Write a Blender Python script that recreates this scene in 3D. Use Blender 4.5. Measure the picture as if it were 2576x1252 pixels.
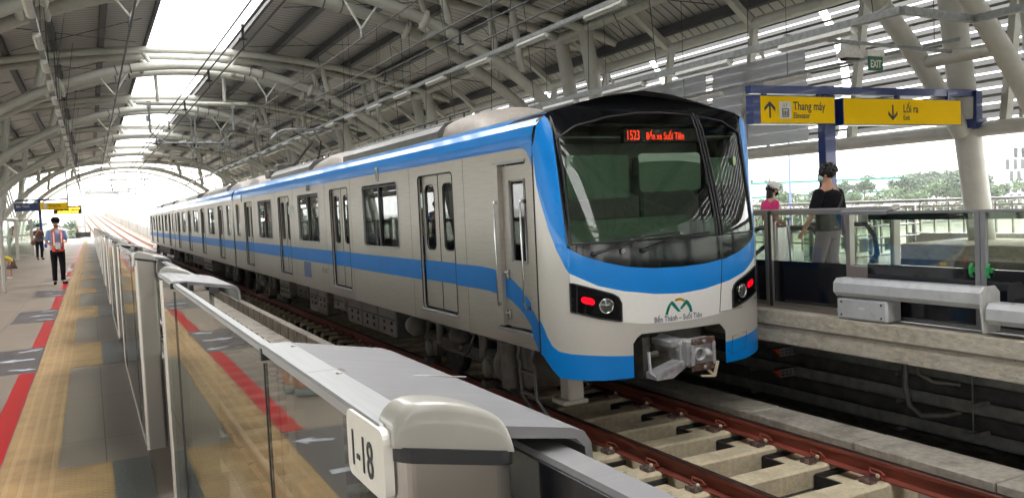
import bpy, math, random
from mathutils import Vector, Matrix
random.seed(7)
for o in list(bpy.data.objects): bpy.data.objects.remove(o)
SC = bpy.context.scene; C = SC.collection
R = math.radians; PI = math.pi
# ---------------- camera (the camera stands at the origin; the platform floor is 1.42 m below) ----------------
FL = -1.42          # platform floor
RT = -2.53          # rail top
cam_d = bpy.data.cameras.new('camera'); cam = bpy.data.objects.new('camera', cam_d); C.objects.link(cam)
yv = Vector((-1062, 59, -2111)).normalized()
xv = Vector((4212, 306, -2111)); xv = (xv - yv*xv.dot(yv)).normalized()
zv = xv.cross(yv)
cam.matrix_world = Matrix((xv, yv, zv)).to_4x4()      # rows are the world axes in camera space
cam_d.sensor_width = 36; cam_d.lens = 36*2111/2576; cam_d.clip_start = .02; cam_d.clip_end = 6000
SC.camera = cam
# ---------------- sky and sun (overcast) ----------------
W = bpy.data.worlds.new('World'); SC.world = W; W.use_nodes = True
nt = W.node_tree; nt.nodes.clear()
sky = nt.nodes.new('ShaderNodeTexSky'); sky.sky_type = 'NISHITA'; sky.sun_disc = False
sky.sun_elevation = R(58); sky.sun_rotation = R(70); sky.air_density = 1.2; sky.dust_density = 5
hs = nt.nodes.new('ShaderNodeHueSaturation'); hs.inputs['Saturation'].default_value = .12; hs.inputs['Value'].default_value = 1.0
mx = nt.nodes.new('ShaderNodeMix'); mx.data_type = 'RGBA'; mx.inputs[0].default_value = .5
mx.inputs[7].default_value = (13.1, 12.9, 12.5, 1)
bg = nt.nodes.new('ShaderNodeBackground'); bg.inputs[1].default_value = .13
wo = nt.nodes.new('ShaderNodeOutputWorld')
nt.links.new(sky.outputs[0], hs.inputs['Color']); nt.links.new(hs.outputs[0], mx.inputs[6])
nt.links.new(mx.outputs[2], bg.inputs[0]); nt.links.new(bg.outputs[0], wo.inputs[0])
sd = bpy.data.lights.new('sun', 'SUN'); sd.energy = .6; sd.angle = R(15); sd.color = (1, .97, .92)
sun = bpy.data.objects.new('sun', sd); C.objects.link(sun)
sun.rotation_euler = (R(32), 0, R(-70+180)); sun.location = (0, 0, 60)
SC.view_settings.view_transform = 'Standard'; SC.view_settings.look = 'None'; SC.view_settings.gamma = 1
SC.view_settings.exposure = 2.65
SC.cycles.use_denoising = True; SC.cycles.max_bounces = 10; SC.cycles.diffuse_bounces = 5; SC.cycles.transparent_max_bounces = 24
SC.cycles.glossy_bounces = 4; SC.cycles.caustics_reflective = False; SC.cycles.caustics_refractive = False

# ---------------- materials ----------------
def newmat(name):
    m = bpy.data.materials.new(name); m.use_nodes = True
    return m, m.node_tree, m.node_tree.nodes['Principled BSDF']
def pmat(name, col, rough=.5, metal=0, bump=0, scale=20, var=.12, coat=0, stretch=(1,1,1), spec=.5, rvar=0, dirt=None, dirt_amt=.5, dirt_scale=2.):
    m, t, b = newmat(name)
    b.inputs['Roughness'].default_value = rough; b.inputs['Metallic'].default_value = metal
    b.inputs['Specular IOR Level'].default_value = spec
    if coat: b.inputs['Coat Weight'].default_value = coat; b.inputs['Coat Roughness'].default_value = .05
    tc = t.nodes.new('ShaderNodeTexCoord'); mp = t.nodes.new('ShaderNodeMapping'); mp.inputs['Scale'].default_value = stretch
    t.links.new(tc.outputs['Object'], mp.inputs[0])
    n = t.nodes.new('ShaderNodeTexNoise'); n.inputs['Scale'].default_value = scale; n.inputs['Detail'].default_value = 6
    t.links.new(mp.outputs[0], n.inputs['Vector'])
    r = t.nodes.new('ShaderNodeValToRGB'); r.color_ramp.elements[0].position = .3; r.color_ramp.elements[1].position = .7
    c0 = [max(0, c*(1-var)) for c in col]; c1 = [min(1, c*(1+var)) for c in col]
    r.color_ramp.elements[0].color = (*c0, 1); r.color_ramp.elements[1].color = (*c1, 1)
    t.links.new(n.outputs['Fac'], r.inputs[0])
    out = r.outputs[0]
    if dirt:
        n2 = t.nodes.new('ShaderNodeTexNoise'); n2.inputs['Scale'].default_value = dirt_scale; n2.inputs['Detail'].default_value = 8; n2.inputs['Roughness'].default_value = .65
        t.links.new(mp.outputs[0], n2.inputs['Vector'])
        r2 = t.nodes.new('ShaderNodeValToRGB'); r2.color_ramp.elements[0].position = .48; r2.color_ramp.elements[1].position = .68
        r2.color_ramp.elements[0].color = (0,0,0,1); r2.color_ramp.elements[1].color = (dirt_amt,)*3+(1,)
        t.links.new(n2.outputs['Fac'], r2.inputs[0])
        mm = t.nodes.new('ShaderNodeMix'); mm.data_type = 'RGBA'; mm.inputs[7].default_value = (*dirt, 1)
        t.links.new(r2.outputs[0], mm.inputs[0]); t.links.new(out, mm.inputs[6]); out = mm.outputs[2]
    t.links.new(out, b.inputs['Base Color'])
    if rvar:
        mr = t.nodes.new('ShaderNodeMapRange'); mr.inputs[3].default_value = rough-rvar; mr.inputs[4].default_value = rough+rvar
        t.links.new(n.outputs['Fac'], mr.inputs[0]); t.links.new(mr.outputs[0], b.inputs['Roughness'])
    if bump:
        bp = t.nodes.new('ShaderNodeBump'); bp.inputs['Strength'].default_value = bump; bp.inputs['Distance'].default_value = .02
        t.links.new(n.outputs['Fac'], bp.inputs['Height']); t.links.new(bp.outputs[0], b.inputs['Normal'])
    return m
def emat(name, col, s):
    m, t, b = newmat(name); b.inputs['Base Color'].default_value = (*col, 1)
    b.inputs['Emission Color'].default_value = (*col, 1); b.inputs['Emission Strength'].default_value = s; return m
def glass(name, tint, ior=1.5, rough=0.0, refl=(1,1,1)):
    m = bpy.data.materials.new(name); m.use_nodes = True; t = m.node_tree; t.nodes.clear()
    o = t.nodes.new('ShaderNodeOutputMaterial'); tr = t.nodes.new('ShaderNodeBsdfTransparent'); tr.inputs[0].default_value = (*tint, 1)
    g = t.nodes.new('ShaderNodeBsdfGlossy'); g.inputs['Roughness'].default_value = rough; g.inputs[0].default_value = (*refl, 1)
    f = t.nodes.new('ShaderNodeFresnel'); f.inputs['IOR'].default_value = ior
    mix = t.nodes.new('ShaderNodeMixShader')
    ge = t.nodes.new('ShaderNodeNewGeometry'); mr = t.nodes.new('ShaderNodeMapRange'); mr.inputs[3].default_value = ior; mr.inputs[4].default_value = 1/ior
    t.links.new(ge.outputs['Backfacing'], mr.inputs[0]); t.links.new(mr.outputs[0], f.inputs['IOR'])
    t.links.new(f.outputs[0], mix.inputs[0]); t.links.new(tr.outputs[0], mix.inputs[1]); t.links.new(g.outputs[0], mix.inputs[2])
    t.links.new(mix.outputs[0], o.inputs[0]); return m
def tmix(name, col, fac, tlf=.5):   # partly see-through sheet
    m = bpy.data.materials.new(name); m.use_nodes = True; t = m.node_tree; t.nodes.clear()
    o = t.nodes.new('ShaderNodeOutputMaterial'); tr = t.nodes.new('ShaderNodeBsdfTransparent')
    d = t.nodes.new('ShaderNodeBsdfDiffuse'); d.inputs[0].default_value = (*col, 1)
    tl = t.nodes.new('ShaderNodeBsdfTranslucent'); tl.inputs[0].default_value = (*col, 1)
    m1 = t.nodes.new('ShaderNodeMixShader'); m1.inputs[0].default_value = tlf
    m2 = t.nodes.new('ShaderNodeMixShader'); m2.inputs[0].default_value = fac
    t.links.new(d.outputs[0], m1.inputs[1]); t.links.new(tl.outputs[0], m1.inputs[2])
    t.links.new(tr.outputs[0], m2.inputs[2]); t.links.new(m1.outputs[0], m2.inputs[1]); t.links.new(m2.outputs[0], o.inputs[0]); return m

M = {}
M['steel'] = pmat('stainless steel', (.36,.335,.30), .38, .75, scale=3, stretch=(1,40,1), var=.07, rvar=.05)
M['carsteel'] = pmat('car body stainless', (.455,.425,.38), .42, .5, scale=2.5, stretch=(1,1,30), var=.05, rvar=.05, dirt=(.25,.22,.18), dirt_amt=.3)
M['carsilver'] = pmat('silver paint', (.64,.61,.565), .42, .25, scale=60, var=.03, coat=.4)
M['cover'] = pmat('brushed grey cover', (.22,.22,.23), .45, .4, scale=9, stretch=(1,6,1), var=.035, rvar=.04, dirt=(.33,.33,.33), dirt_amt=.3, dirt_scale=6)
M['coveredge'] = pmat('brushed aluminium', (.33,.34,.345), .4, .5, scale=6, stretch=(40,1,1), var=.06, dirt=(.35,.34,.33), dirt_amt=.4, dirt_scale=14)
M['cream'] = pmat('cream plastic', (.33,.32,.285), .4, 0, scale=3, var=.03, coat=.3, dirt=(.45,.42,.35), dirt_amt=.25, dirt_scale=7)
M['gasket'] = pmat('black rubber', (.02,.02,.022), .5)
M['blackpanel'] = pmat('black glass panel', (.008,.009,.014), .12, 0, coat=.6, var=.3)
M['blue'] = pmat('blue paint', (.0,.25,.78), .3, 0, coat=.35, spec=.3, scale=3, var=.03)
M['bluestripe'] = pmat('blue stripe film', (.0,.185,.60), .45, 0, spec=.3, scale=3, var=.06)
M['white'] = pmat('white paint', (.93,.91,.88), .35, 0, coat=.3, var=.02)
M['mask'] = pmat('gloss black mask', (.004,.0045,.006), .10, 0, spec=.35, coat=0, var=.3)
M['capblack'] = pmat('navy black roof paint', (.010,.013,.022), .22, 0, coat=.6, var=.25, scale=8)
M['windscreen'] = glass('windscreen glass', (.50,.58,.52), 1.6)
M['trainglass'] = glass('train window glass', (.34,.38,.37), 1.5)
M['gateglass'] = glass('clear gate glass', (.78,.82,.78), 1.75)
M['green'] = pmat('green grey cab panel', (.13,.205,.14), .55, var=.06)
M['cabdark'] = pmat('dark cab lining', (.015,.023,.018), .6)
M['red_led'] = emat('red led', (1,.05,.015), .35)
M['tail'] = emat('tail lamp', (1,.0,.015), .16)
M['chrome'] = pmat('chrome', (.6,.6,.6), .15, 1)
M['lens'] = pmat('lamp lens', (.10,.11,.10), .08, .3, coat=1)
M['dark'] = pmat('dark underframe', (.055,.05,.045), .6, .2, scale=8, var=.4)
M['darkg'] = pmat('grey underframe box', (.15,.14,.125), .5, .3, scale=6, var=.3)
M['couplergrey'] = pmat('coupler grey', (.50,.50,.52), .4, .3, scale=8, var=.12, dirt=(.09,.05,.04), dirt_amt=.6, dirt_scale=8)
M['rustbrown'] = pmat('brown coupler face', (.12,.06,.045), .5, .3, scale=30, var=.3, dirt=(.5,.5,.5), dirt_amt=.6, dirt_scale=12)
M['rail'] = pmat('rust red rail', (.33,.075,.048), .5, .1, scale=14, stretch=(1,.2,1), var=.25, dirt=(.05,.015,.012), dirt_amt=.5)
M['railtop'] = pmat('dull rail head', (.10,.045,.035), .4, .6, scale=14, var=.2)
M['sleeper'] = pmat('cream concrete sleeper', (.74,.64,.45), .85, 0, .3, scale=22, var=.10, dirt=(.30,.23,.15), dirt_amt=.45, dirt_scale=5)
M['concrete'] = pmat('pale concrete', (.46,.42,.36), .9, 0, .4, scale=16, var=.16, dirt=(.17,.14,.11), dirt_amt=.65, dirt_scale=2.2)
M['edgeconc'] = pmat('stained platform edge concrete', (.50,.455,.37), .9, 0, .9, scale=11, var=.22, dirt=(.58,.53,.47), dirt_amt=.8, dirt_scale=1.7, stretch=(1,1,1.6))
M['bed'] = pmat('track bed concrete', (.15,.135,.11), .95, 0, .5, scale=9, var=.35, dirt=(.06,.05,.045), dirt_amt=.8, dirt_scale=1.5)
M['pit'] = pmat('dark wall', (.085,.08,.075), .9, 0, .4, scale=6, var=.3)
M['tray'] = pmat('galvanised tray', (.22,.22,.21), .6, .3, scale=8, var=.25)
M['redend'] = pmat('red marker paint', (.42,.06,.03), .6)
M['chord'] = pmat('cream truss paint', (.48,.475,.43), .42, 0, .1, scale=5, var=.05, coat=.15, dirt=(.32,.30,.25), dirt_amt=.35, dirt_scale=3)
M['deck'] = pmat('roof deck sheet', (.27,.26,.24), .55, .25, scale=1.2, stretch=(1,1,1), var=.14)
M['purlin'] = pmat('dark purlin', (.05,.048,.052), .6, var=.25)
M['galv'] = pmat('galvanised channel', (.24,.25,.25), .5, .5, scale=14, var=.22)
M['lampshell'] = pmat('white lamp shell', (.66,.65,.62), .5)
M['louvre'] = tmix('perforated louvre', (.34,.34,.35), .022, .08)
M['plasticsheet'] = tmix('plastic sheet', (.34,.35,.37), .02, .25)
M['skylight'] = tmix('skylight sheet', (.8,.8,.8), .8)
M['navy'] = pmat('navy sign frame', (.012,.03,.14), .35, .1, coat=.3)
M['yellow'] = pmat('yellow sign', (.95,.60,.0), .6, spec=.08, var=.02)
M['black'] = pmat('black', (.015,.015,.015), .5)
M['signwhite'] = pmat('pictogram white', (.7,.68,.62), .5, var=.02)
M['exitgreen'] = pmat('exit green', (.0,.13,.06), .4)
M['cap'] = pmat('grey guard cover', (.55,.56,.58), .5, .15, scale=10, var=.06, dirt=(.25,.24,.22), dirt_amt=.3, dirt_scale=6)
M['wire'] = pmat('dark wire', (.03,.03,.032), .5, .3)
M['handrail'] = pmat('polished handrail', (.5,.5,.5), .22, .9)
M['skin'] = pmat('skin', (.42,.22,.14), .6, var=.05)
M['hair'] = pmat('hair', (.012,.01,.01), .6, 0, .6, scale=60)
M['orange'] = pmat('orange vest', (.9,.065,.02), .6)
M['shirtblue'] = pmat('light blue shirt', (.20,.32,.55), .8)
M['clothblack'] = pmat('black cloth', (.010,.010,.012), .9, spec=.08, scale=6, var=.4)
M['trousergrey'] = pmat('mauve grey trousers', (.24,.20,.24), .85, 0, .5, scale=9)
M['pink'] = pmat('pink shirt', (.65,.03,.17), .8)
M['clothwhite'] = pmat('white cloth', (.68,.67,.64), .85)
M['brown'] = pmat('brown cloth', (.09,.055,.045), .85)
M['yellowcloth'] = pmat('yellow cloth', (.72,.55,.04), .85)
M['maskblue'] = pmat('pale blue mask', (.4,.6,.62), .8)
M['reflect'] = pmat('reflective strip', (.7,.72,.7), .5)
M['bag'] = pmat('brown leather bag', (.16,.06,.035), .5)
M['bluebag'] = pmat('blue bag', (.03,.08,.35), .6)
M['clog'] = pmat('grey green clog', (.26,.31,.30), .6)

# ---------------- mesh helpers ----------------
class MB:
    def __init__(s): s.v=[]; s.f=[]; s.m=[]; s.s=[]
    def add(s, vs, fs, mi=0, sm=False):
        o=len(s.v); s.v += [tuple(v) for v in vs]
        for f in fs: s.f.append(tuple(i+o for i in f)); s.m.append(mi); s.s.append(sm)
        return s
    def box(s, x0,x1,y0,y1,z0,z1, mi=0, b=0):
        if x0>x1: x0,x1=x1,x0
        if y0>y1: y0,y1=y1,y0
        if z0>z1: z0,z1=z1,z0
        if b<=0:
            v=[(x,y,z) for x in (x0,x1) for y in (y0,y1) for z in (z0,z1)]
            return s.add(v,[(0,1,3,2),(4,6,7,5),(0,4,5,1),(2,3,7,6),(0,2,6,4),(1,5,7,3)],mi)
        b=min(b,(x1-x0)*.45,(y1-y0)*.45,(z1-z0)*.45)
        # chamfered box
        vs=[];idx={}
        for sx in (0,1):
            for sy in (0,1):
                for sz in (0,1):
                    X=(x0,x1)[sx];Y=(y0,y1)[sy];Z=(z0,z1)[sz]
                    dx=b*(1-2*sx);dy=b*(1-2*sy);dz=b*(1-2*sz)
                    for a,p in enumerate(((X,Y+dy,Z+dz),(X+dx,Y,Z+dz),(X+dx,Y+dy,Z))):
                        idx[(sx,sy,sz,a)]=len(vs);vs.append(p)
        F=[]
        for q in (0,1):
            F.append([idx[(q,0,0,0)],idx[(q,1,0,0)],idx[(q,1,1,0)],idx[(q,0,1,0)]])
            F.append([idx[(0,q,0,1)],idx[(1,q,0,1)],idx[(1,q,1,1)],idx[(0,q,1,1)]])
            F.append([idx[(0,0,q,2)],idx[(1,0,q,2)],idx[(1,1,q,2)],idx[(0,1,q,2)]])
        for p in (0,1):
            for q in (0,1):
                F.append([idx[(0,p,q,1)],idx[(1,p,q,1)],idx[(1,p,q,2)],idx[(0,p,q,2)]])
                F.append([idx[(p,0,q,0)],idx[(p,1,q,0)],idx[(p,1,q,2)],idx[(p,0,q,2)]])
                F.append([idx[(p,q,0,0)],idx[(p,q,1,0)],idx[(p,q,1,1)],idx[(p,q,0,1)]])
                for r_ in (0,1): F.append([idx[(p,q,r_,0)],idx[(p,q,r_,1)],idx[(p,q,r_,2)]])
        return s.add(vs,F,mi)
    def tube(s, pts, r, n=8, mi=0, cap=True, sm=True):
        P=[Vector(p) for p in pts]; rs=r if isinstance(r,(list,tuple)) else [r]*len(P)
        vs=[];k=len(P); ref=None
        for i,p in enumerate(P):
            t=(P[min(i+1,k-1)]-P[max(i-1,0)]); t.normalize()
            if ref is None: ref=Vector((0,0,1)) if abs(t.z)<.9 else Vector((1,0,0))
            a=t.cross(ref).normalized(); b=a.cross(t).normalized(); ref=b
            for j in range(n):
                an=2*PI*j/n; vs.append(p+(a*math.cos(an)+b*math.sin(an))*rs[i])
        fs=[]
        for i in range(k-1):
            for j in range(n):
                j2=(j+1)%n; fs.append((i*n+j,i*n+j2,(i+1)*n+j2,(i+1)*n+j))
        s.add(vs,fs,mi,sm)
        if cap: s.add([vs[j] for j in range(n)],[tuple(range(n))],mi); s.add([vs[(k-1)*n+j] for j in range(n)],[tuple(range(n))],mi)
        return s
    def beam(s, p, q, w, h, mi=0):   # rectangular bar from p to q
        p=Vector(p);q=Vector(q);t=(q-p).normalized(); up=Vector((0,0,1)) if abs(t.z)<.95 else Vector((0,1,0))
        a=t.cross(up).normalized()*w/2; b=a.cross(t).normalized()*h/2
        vs=[p-a-b,p+a-b,p+a+b,p-a+b,q-a-b,q+a-b,q+a+b,q-a+b]
        return s.add(vs,[(0,1,2,3),(4,5,6,7),(0,1,5,4),(1,2,6,5),(2,3,7,6),(3,0,4,7)],mi)
    def grid(s, fn, nu, nv, mi=0, sm=True):
        vs=[fn(i/nu,j/nv) for j in range(nv+1) for i in range(nu+1)]
        fs=[(j*(nu+1)+i,j*(nu+1)+i+1,(j+1)*(nu+1)+i+1,(j+1)*(nu+1)+i) for j in range(nv) for i in range(nu)]
        return s.add(vs,fs,mi,sm)
    def prism(s, prof, axis, a0, a1, mi=0, sm=False):  # closed profile extruded along an axis; prof points are the other two coords in xyz order
        n=len(prof)
        def P(q,a): return {'x':(a,q[0],q[1]),'y':(q[0],a,q[1]),'z':(q[0],q[1],a)}[axis]
        vs=[P(q,a0) for q in prof]+[P(q,a1) for q in prof]
        fs=[(i,(i+1)%n,n+(i+1)%n,n+i) for i in range(n)]
        s.add(vs,fs,mi,sm); s.add(vs,[tuple(range(n)),tuple(range(n,2*n))],mi); return s
    def lathe(s, c, prof, n=16, mi=0, axis='z', sm=True):
        c=Vector(c)
        def P(r,h,a):
            x,y=r*math.cos(a),r*math.sin(a)
            return c+{'z':Vector((x,y,h)),'x':Vector((h,x,y)),'y':Vector((x,h,y))}[axis]
        vs=[P(r,h,2*PI*j/n) for r,h in prof for j in range(n)]
        fs=[(i*n+j,i*n+(j+1)%n,(i+1)*n+(j+1)%n,(i+1)*n+j) for i in range(len(prof)-1) for j in range(n)]
        return s.add(vs,fs,mi,sm)
    def ell(s, c, r, n=12, k=8, mi=0):
        c=Vector(c)
        vs=[];
        for i in range(k+1):
            th=PI*i/k
            for j in range(n):
                a=2*PI*j/n; vs.append(c+Vector((r[0]*math.sin(th)*math.cos(a),r[1]*math.sin(th)*math.sin(a),r[2]*math.cos(th))))
        fs=[(i*n+j,i*n+(j+1)%n,(i+1)*n+(j+1)%n,(i+1)*n+j) for i in range(k) for j in range(n)]
        return s.add(vs,fs,mi,True)
    def xf(s, mat, i0=0):
        for i in range(i0,len(s.v)): s.v[i]=tuple(mat@Vector(s.v[i]))
        return s
    def mesh(s, name, mats):
        me=bpy.data.meshes.new(name); me.from_pydata(s.v,[],s.f)
        for m in (mats if isinstance(mats,(list,tuple)) else [mats]): me.materials.append(M[m] if isinstance(m,str) else m)
        me.polygons.foreach_set('material_index',s.m); me.polygons.foreach_set('use_smooth',s.s)
        me.update(); import bmesh
        b=bmesh.new(); b.from_mesh(me); bmesh.ops.recalc_face_normals(b,faces=b.faces); b.to_mesh(me); b.free()
        return me
    def build(s, name, mats, parent=None, loc=None, rot=None):
        o=bpy.data.objects.new(name, s.mesh(name,mats)); C.objects.link(o)
        if parent: o.parent=parent
        if loc: o.location=loc
        if rot: o.rotation_euler=rot
        return o
def tag(o, label=None, cat=None, group=None, kind=None):
    if label: o['label']=label
    if cat: o['category']=cat
    if group: o['group']=group
    if kind: o['kind']=kind
    return o
def thing(name, label, cat, loc=(0,0,0), rz=0, group=None):
    o=bpy.data.objects.new(name,None); C.objects.link(o); o.location=loc; o.rotation_euler=(0,0,rz); o.empty_display_size=.2
    return tag(o,label,cat,group)
def children(o): return [c for c in bpy.data.objects if c.parent==o]
def copy_tree(o, parent=None, loc=None, rz=None, label=None, group=None):
    kids=children(o)
    c=o.copy(); C.objects.link(c)
    if parent is not None: c.parent=parent
    if loc is not None: c.location=loc
    if rz is not None: c.rotation_euler=(0,0,rz)
    if label: c['label']=label
    if group: c['group']=group
    for k in kids: copy_tree(k,c)
    return c
def fill2d(name, polys, th, mat, plane, pos, parent=None):
    """flat plate with holes: polys in plane coords; plane 'yz' at x=pos, 'xz' at y=pos, 'xy' at z=pos; extruded both ways th/2"""
    cu=bpy.data.curves.new(name,'CURVE'); cu.dimensions='2D'; cu.fill_mode='BOTH'; cu.extrude=th/2
    for p in polys:
        sp=cu.splines.new('POLY'); sp.points.add(len(p)-1); sp.use_cyclic_u=True
        for i,(a,b) in enumerate(p): sp.points[i].co=(a,b,0,1)
    t=bpy.data.objects.new('tmp',cu); C.objects.link(t)
    dg=bpy.context.evaluated_depsgraph_get(); me=bpy.data.meshes.new_from_object(t.evaluated_get(dg)); bpy.data.objects.remove(t)
    me.name=name; me.materials.clear(); me.materials.append(M[mat] if isinstance(mat,str) else mat)
    for v in me.vertices:
        a,b,c=v.co
        v.co={'yz':(c,a,b),'xz':(a,-c,b),'xy':(a,b,c)}[plane]
    o=bpy.data.objects.new(name,me); C.objects.link(o)
    o.location={'yz':(pos,0,0),'xz':(0,pos,0),'xy':(0,0,pos)}[plane]
    if parent: o.parent=parent
    return o
def rrect(a0,a1,b0,b1,r,n=4):
    P=[]
    for cx,cy,s in ((a1-r,b1-r,0),(a0+r,b1-r,1),(a0+r,b0+r,2),(a1-r,b0+r,3)):
        for i in range(n+1):
            an=PI/2*(s+i/n); P.append((cx+r*math.cos(an),cy+r*math.sin(an)))
    return P
def text(name, s, size, mat, mw, parent=None, align='LEFT', ext=.001, sx=1., bold=0):
    """mw: matrix placing the text (x = reading direction, z = out of the face)"""
    cu=bpy.data.curves.new(name,'FONT'); cu.body=s; cu.size=size; cu.extrude=ext; cu.align_x=align; cu.resolution_u=3; cu.offset=bold
    t=bpy.data.objects.new('tmp',cu); C.objects.link(t)
    dg=bpy.context.evaluated_depsgraph_get(); me=bpy.data.meshes.new_from_object(t.evaluated_get(dg)); bpy.data.objects.remove(t)
    for v in me.vertices: v.co.x*=sx
    me.transform(mw)
    me.name=name; me.materials.clear(); me.materials.append(M[mat] if isinstance(mat,str) else mat)
    o=bpy.data.objects.new(name,me); C.objects.link(o)
    if parent: o.parent=parent
    return o
def facing(loc, ang=0):   # text plane facing -Y (towards the camera), optional turn about Z
    return Matrix.Translation(loc) @ Matrix.Rotation(ang,4,'Z') @ Matrix.Rotation(PI/2,4,'X')
def lerp(tab, x):
    if x<=tab[0][0]: return tab[0][1]
    for (a,b),(c,d) in zip(tab,tab[1:]):
        if x<=c: return b+(d-b)*(x-a)/(c-a) if c>a else d
    return tab[-1][1]
def anchor(root, loc):
    root.location=loc
    for c in children(root): c.matrix_parent_inverse=Matrix.Translation(-Vector(loc))
    return root
# =====================================================================  TRAIN
TX=5.71; HW=1.475; YS=7.88
ROOF=[(-1.475,.62),(-1.468,.74),(-1.44,.84),(-1.38,.915),(-1.27,.98),(-1.0,1.05),(-.78,1.11),(-.4,1.19),(0,1.235),(.4,1.19),(.78,1.11),(1.0,1.05),(1.27,.98),(1.38,.915),(1.44,.84),(1.468,.74),(1.475,.62)]
train=thing('metro_train','silver and blue metro train standing at the far platform with its cab end nearest','train')
def Dn0(z): return lerp([(-2,.53),(-.7,.55),(-.4,.54),(0,.45),(.4,.34),(.7,.25),(.9,.17),(1.0,.10),(1.1,-.03),(1.18,-.22),(1.24,-.42)],z)
def _tab():
    T=[Dn0(-2.2+.01*i) for i in range(400)]
    for _ in range(3):
        T=[sum(T[max(0,i-8):i+9])/len(T[max(0,i-8):i+9]) for i in range(400)]
    return T
_DT=_tab()
def Dn(z):
    k=(z+2.2)/.01; i=max(0,min(398,int(k))); f=k-i; return _DT[i]*(1-f)+_DT[i+1]*f
def NS(dx,z,out=0.):
    d=Dn(z); a=min(abs(dx)/HW,1)
    y=YS-d*math.sqrt(max(1-a**2.6,0))
    if out:
        e=.004; y2=YS-d*math.sqrt(max(1-min(abs(dx+e)/HW,1)**2.6,0)); y1=YS-d*math.sqrt(max(1-min(abs(dx-e)/HW,1)**2.6,0))
        n=Vector((y2-y1,-2*e,0)).normalized(); return Vector((TX+dx+n.x*out,y+n.y*out,z))
    return Vector((TX+dx,y,z))
def strip(mb, zlo, zhi, d0=-HW, d1=HW, nu=60, nv=8, mi=0, out=0., solid=0):
    a0=math.asin(max(-1,d0/HW)); a1=math.asin(min(1,d1/HW))
    def f(u,v):
        dx=HW*math.sin(a0+(a1-a0)*u); lo=zlo(dx) if callable(zlo) else zlo; hi=zhi(dx) if callable(zhi) else zhi
        return NS(dx, lo+(hi-lo)*v, out)
    mb.grid(f,nu,nv,mi)
def sym(t): return lambda dx: lerp(t,-abs(dx))
Zb=sym([(-1.475,-1.60),(-1.461,-1.664),(-1.427,-1.755),(-1.374,-1.842),(-1.22,-1.865),(-.96,-1.889),(0,-1.89)])
Zs=sym([(-1.475,-1.24),(-1.467,-1.302),(-1.45,-1.41),(-1.421,-1.504),(-1.376,-1.558),(-1.292,-1.583),(-1.151,-1.603),(-.956,-1.625),(-.676,-1.65),(0,-1.67)])
PIL=[(-1.475,.55),(-1.472,.42),(-1.468,.205),(-1.449,.008),(-1.411,-.271),(-1.365,-.484),(-1.297,-.681),(-1.267,-.735)]
Zw0=sym(PIL+[(-1.2669,-1.126),(-1.008,-1.209),(-.729,-1.286),(-.5,-1.321),(-.2,-1.34),(0,-1.343)])
Zw1=sym(PIL+[(-1.15,-.801),(-.997,-.881),(-.719,-.955),(-.328,-1.018),(0,-1.038)])
Zk=sym([(-1.475,.62),(-1.44,.83),(-1.38,.905),(-1.345,.935),(-1.315,.90),(-1.30,.83),(-1.28,.70),(-1.273,-.47),(-1.139,-.559),(-.893,-.646),(-.656,-.703),(-.358,-.737),(0,-.748)])
Zt=lambda dx: lerp(ROOF,dx)
OP=lambda dx: -1.43-(.035 if abs(dx)>.55 else 0)-(.06 if abs(dx)>.59 else 0)
m=MB(); 
for a,b in ((-HW,-.63),(.63,HW)): m=MB(); strip(m,Zb,Zs,a,b,30,4); m.build('skirt','blue',train)
m=MB(); 
for a,b in ((-HW,-1.267),(-1.267,-.63),(.63,1.267),(1.267,HW)):
    zl=Zs; zh=(lambda dx:lerp(PIL,-abs(dx))) if abs(a+b)/2>1.267 else Zw0
    strip(m,zl,zh,a,b,24,6)
strip(m,OP,Zw0,-.63,.63,24,4); m.build('bumper_panel','carsilver',train)
m=MB(); strip(m,Zw0,Zw1,-1.267,1.267,60,5); wb=m.build('nose_band','white',train)
m=MB(); strip(m,lambda dx: lerp(PIL,-abs(dx)) if abs(dx)>1.267 else Zw1(dx),Zk,-HW,HW,160,10); m.build('nose_band','blue',train)
# black mask around the glass
WT=[(-1.25,.70),(-1.037,.828),(-.603,.93),(-.2,.975),(.1,.985),(.55,.96),(.62,.95),(.99,.886),(1.25,.74)]
wt=lambda dx: lerp(WT,dx)
m=MB(); strip(m,Zk,lambda dx:max(Zk(dx),min(-.445,Zt(dx))) if abs(dx)<1.274 else Zk(dx),-1.274,1.274,80,4)
for a,b in ((-1.34,-1.25),(.565,.625),(1.25,1.34)):
    strip(m,lambda dx:max(-.445,Zk(dx)),Zt,a,b,10,24)
for a,b in ((-1.25,.565),(.625,1.25)): strip(m,wt,Zt,a,b,40,10)
for a,b in ((-HW,-1.34),(1.34,HW)): strip(m,Zk,Zt,a,b,8,2)
m.build('windscreen_surround','mask',train)
for a,b in ((-1.25,.565),(.625,1.25)):
    m=MB(); strip(m,-.445,wt,a,b,48,40,out=-.006); m.build('windscreen','windscreen',train)
m=MB()   # raised seal round the glass
for a,b in ((-1.235,.55),(.64,1.235)):
    L=[a+(b-a)*i/24 for i in range(25)]
    loop=[NS(d,-.43,.006) for d in L]+[NS(b,-.43+(wt(b)-.03+.43)*i/10,.006) for i in range(1,10)]+[NS(d,wt(d)-.015,.006) for d in reversed(L)]+[NS(a,-.43+(wt(a)-.03+.43)*i/10,.006) for i in range(9,0,-1)]
    m.tube(loop+[loop[0]],.011,6)
m.tube([NS(.595,z,.004) for z in [(-.44)+1.4*i/14 for i in range(15)]],.012,6)
m.build('windscreen_seal','gasket',train)
# dark roof cap behind the mask
m=MB()
def capf(u,v):
    dx=-1.44+2.88*u; z=Zt(dx); y0=NS(dx,z).y; return Vector((TX+dx, y0+(8.62-y0)*v, z+.004*math.sin(PI*v)))
m.grid(capf,40,6); m.build('roof_cap','capblack',train)
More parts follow.
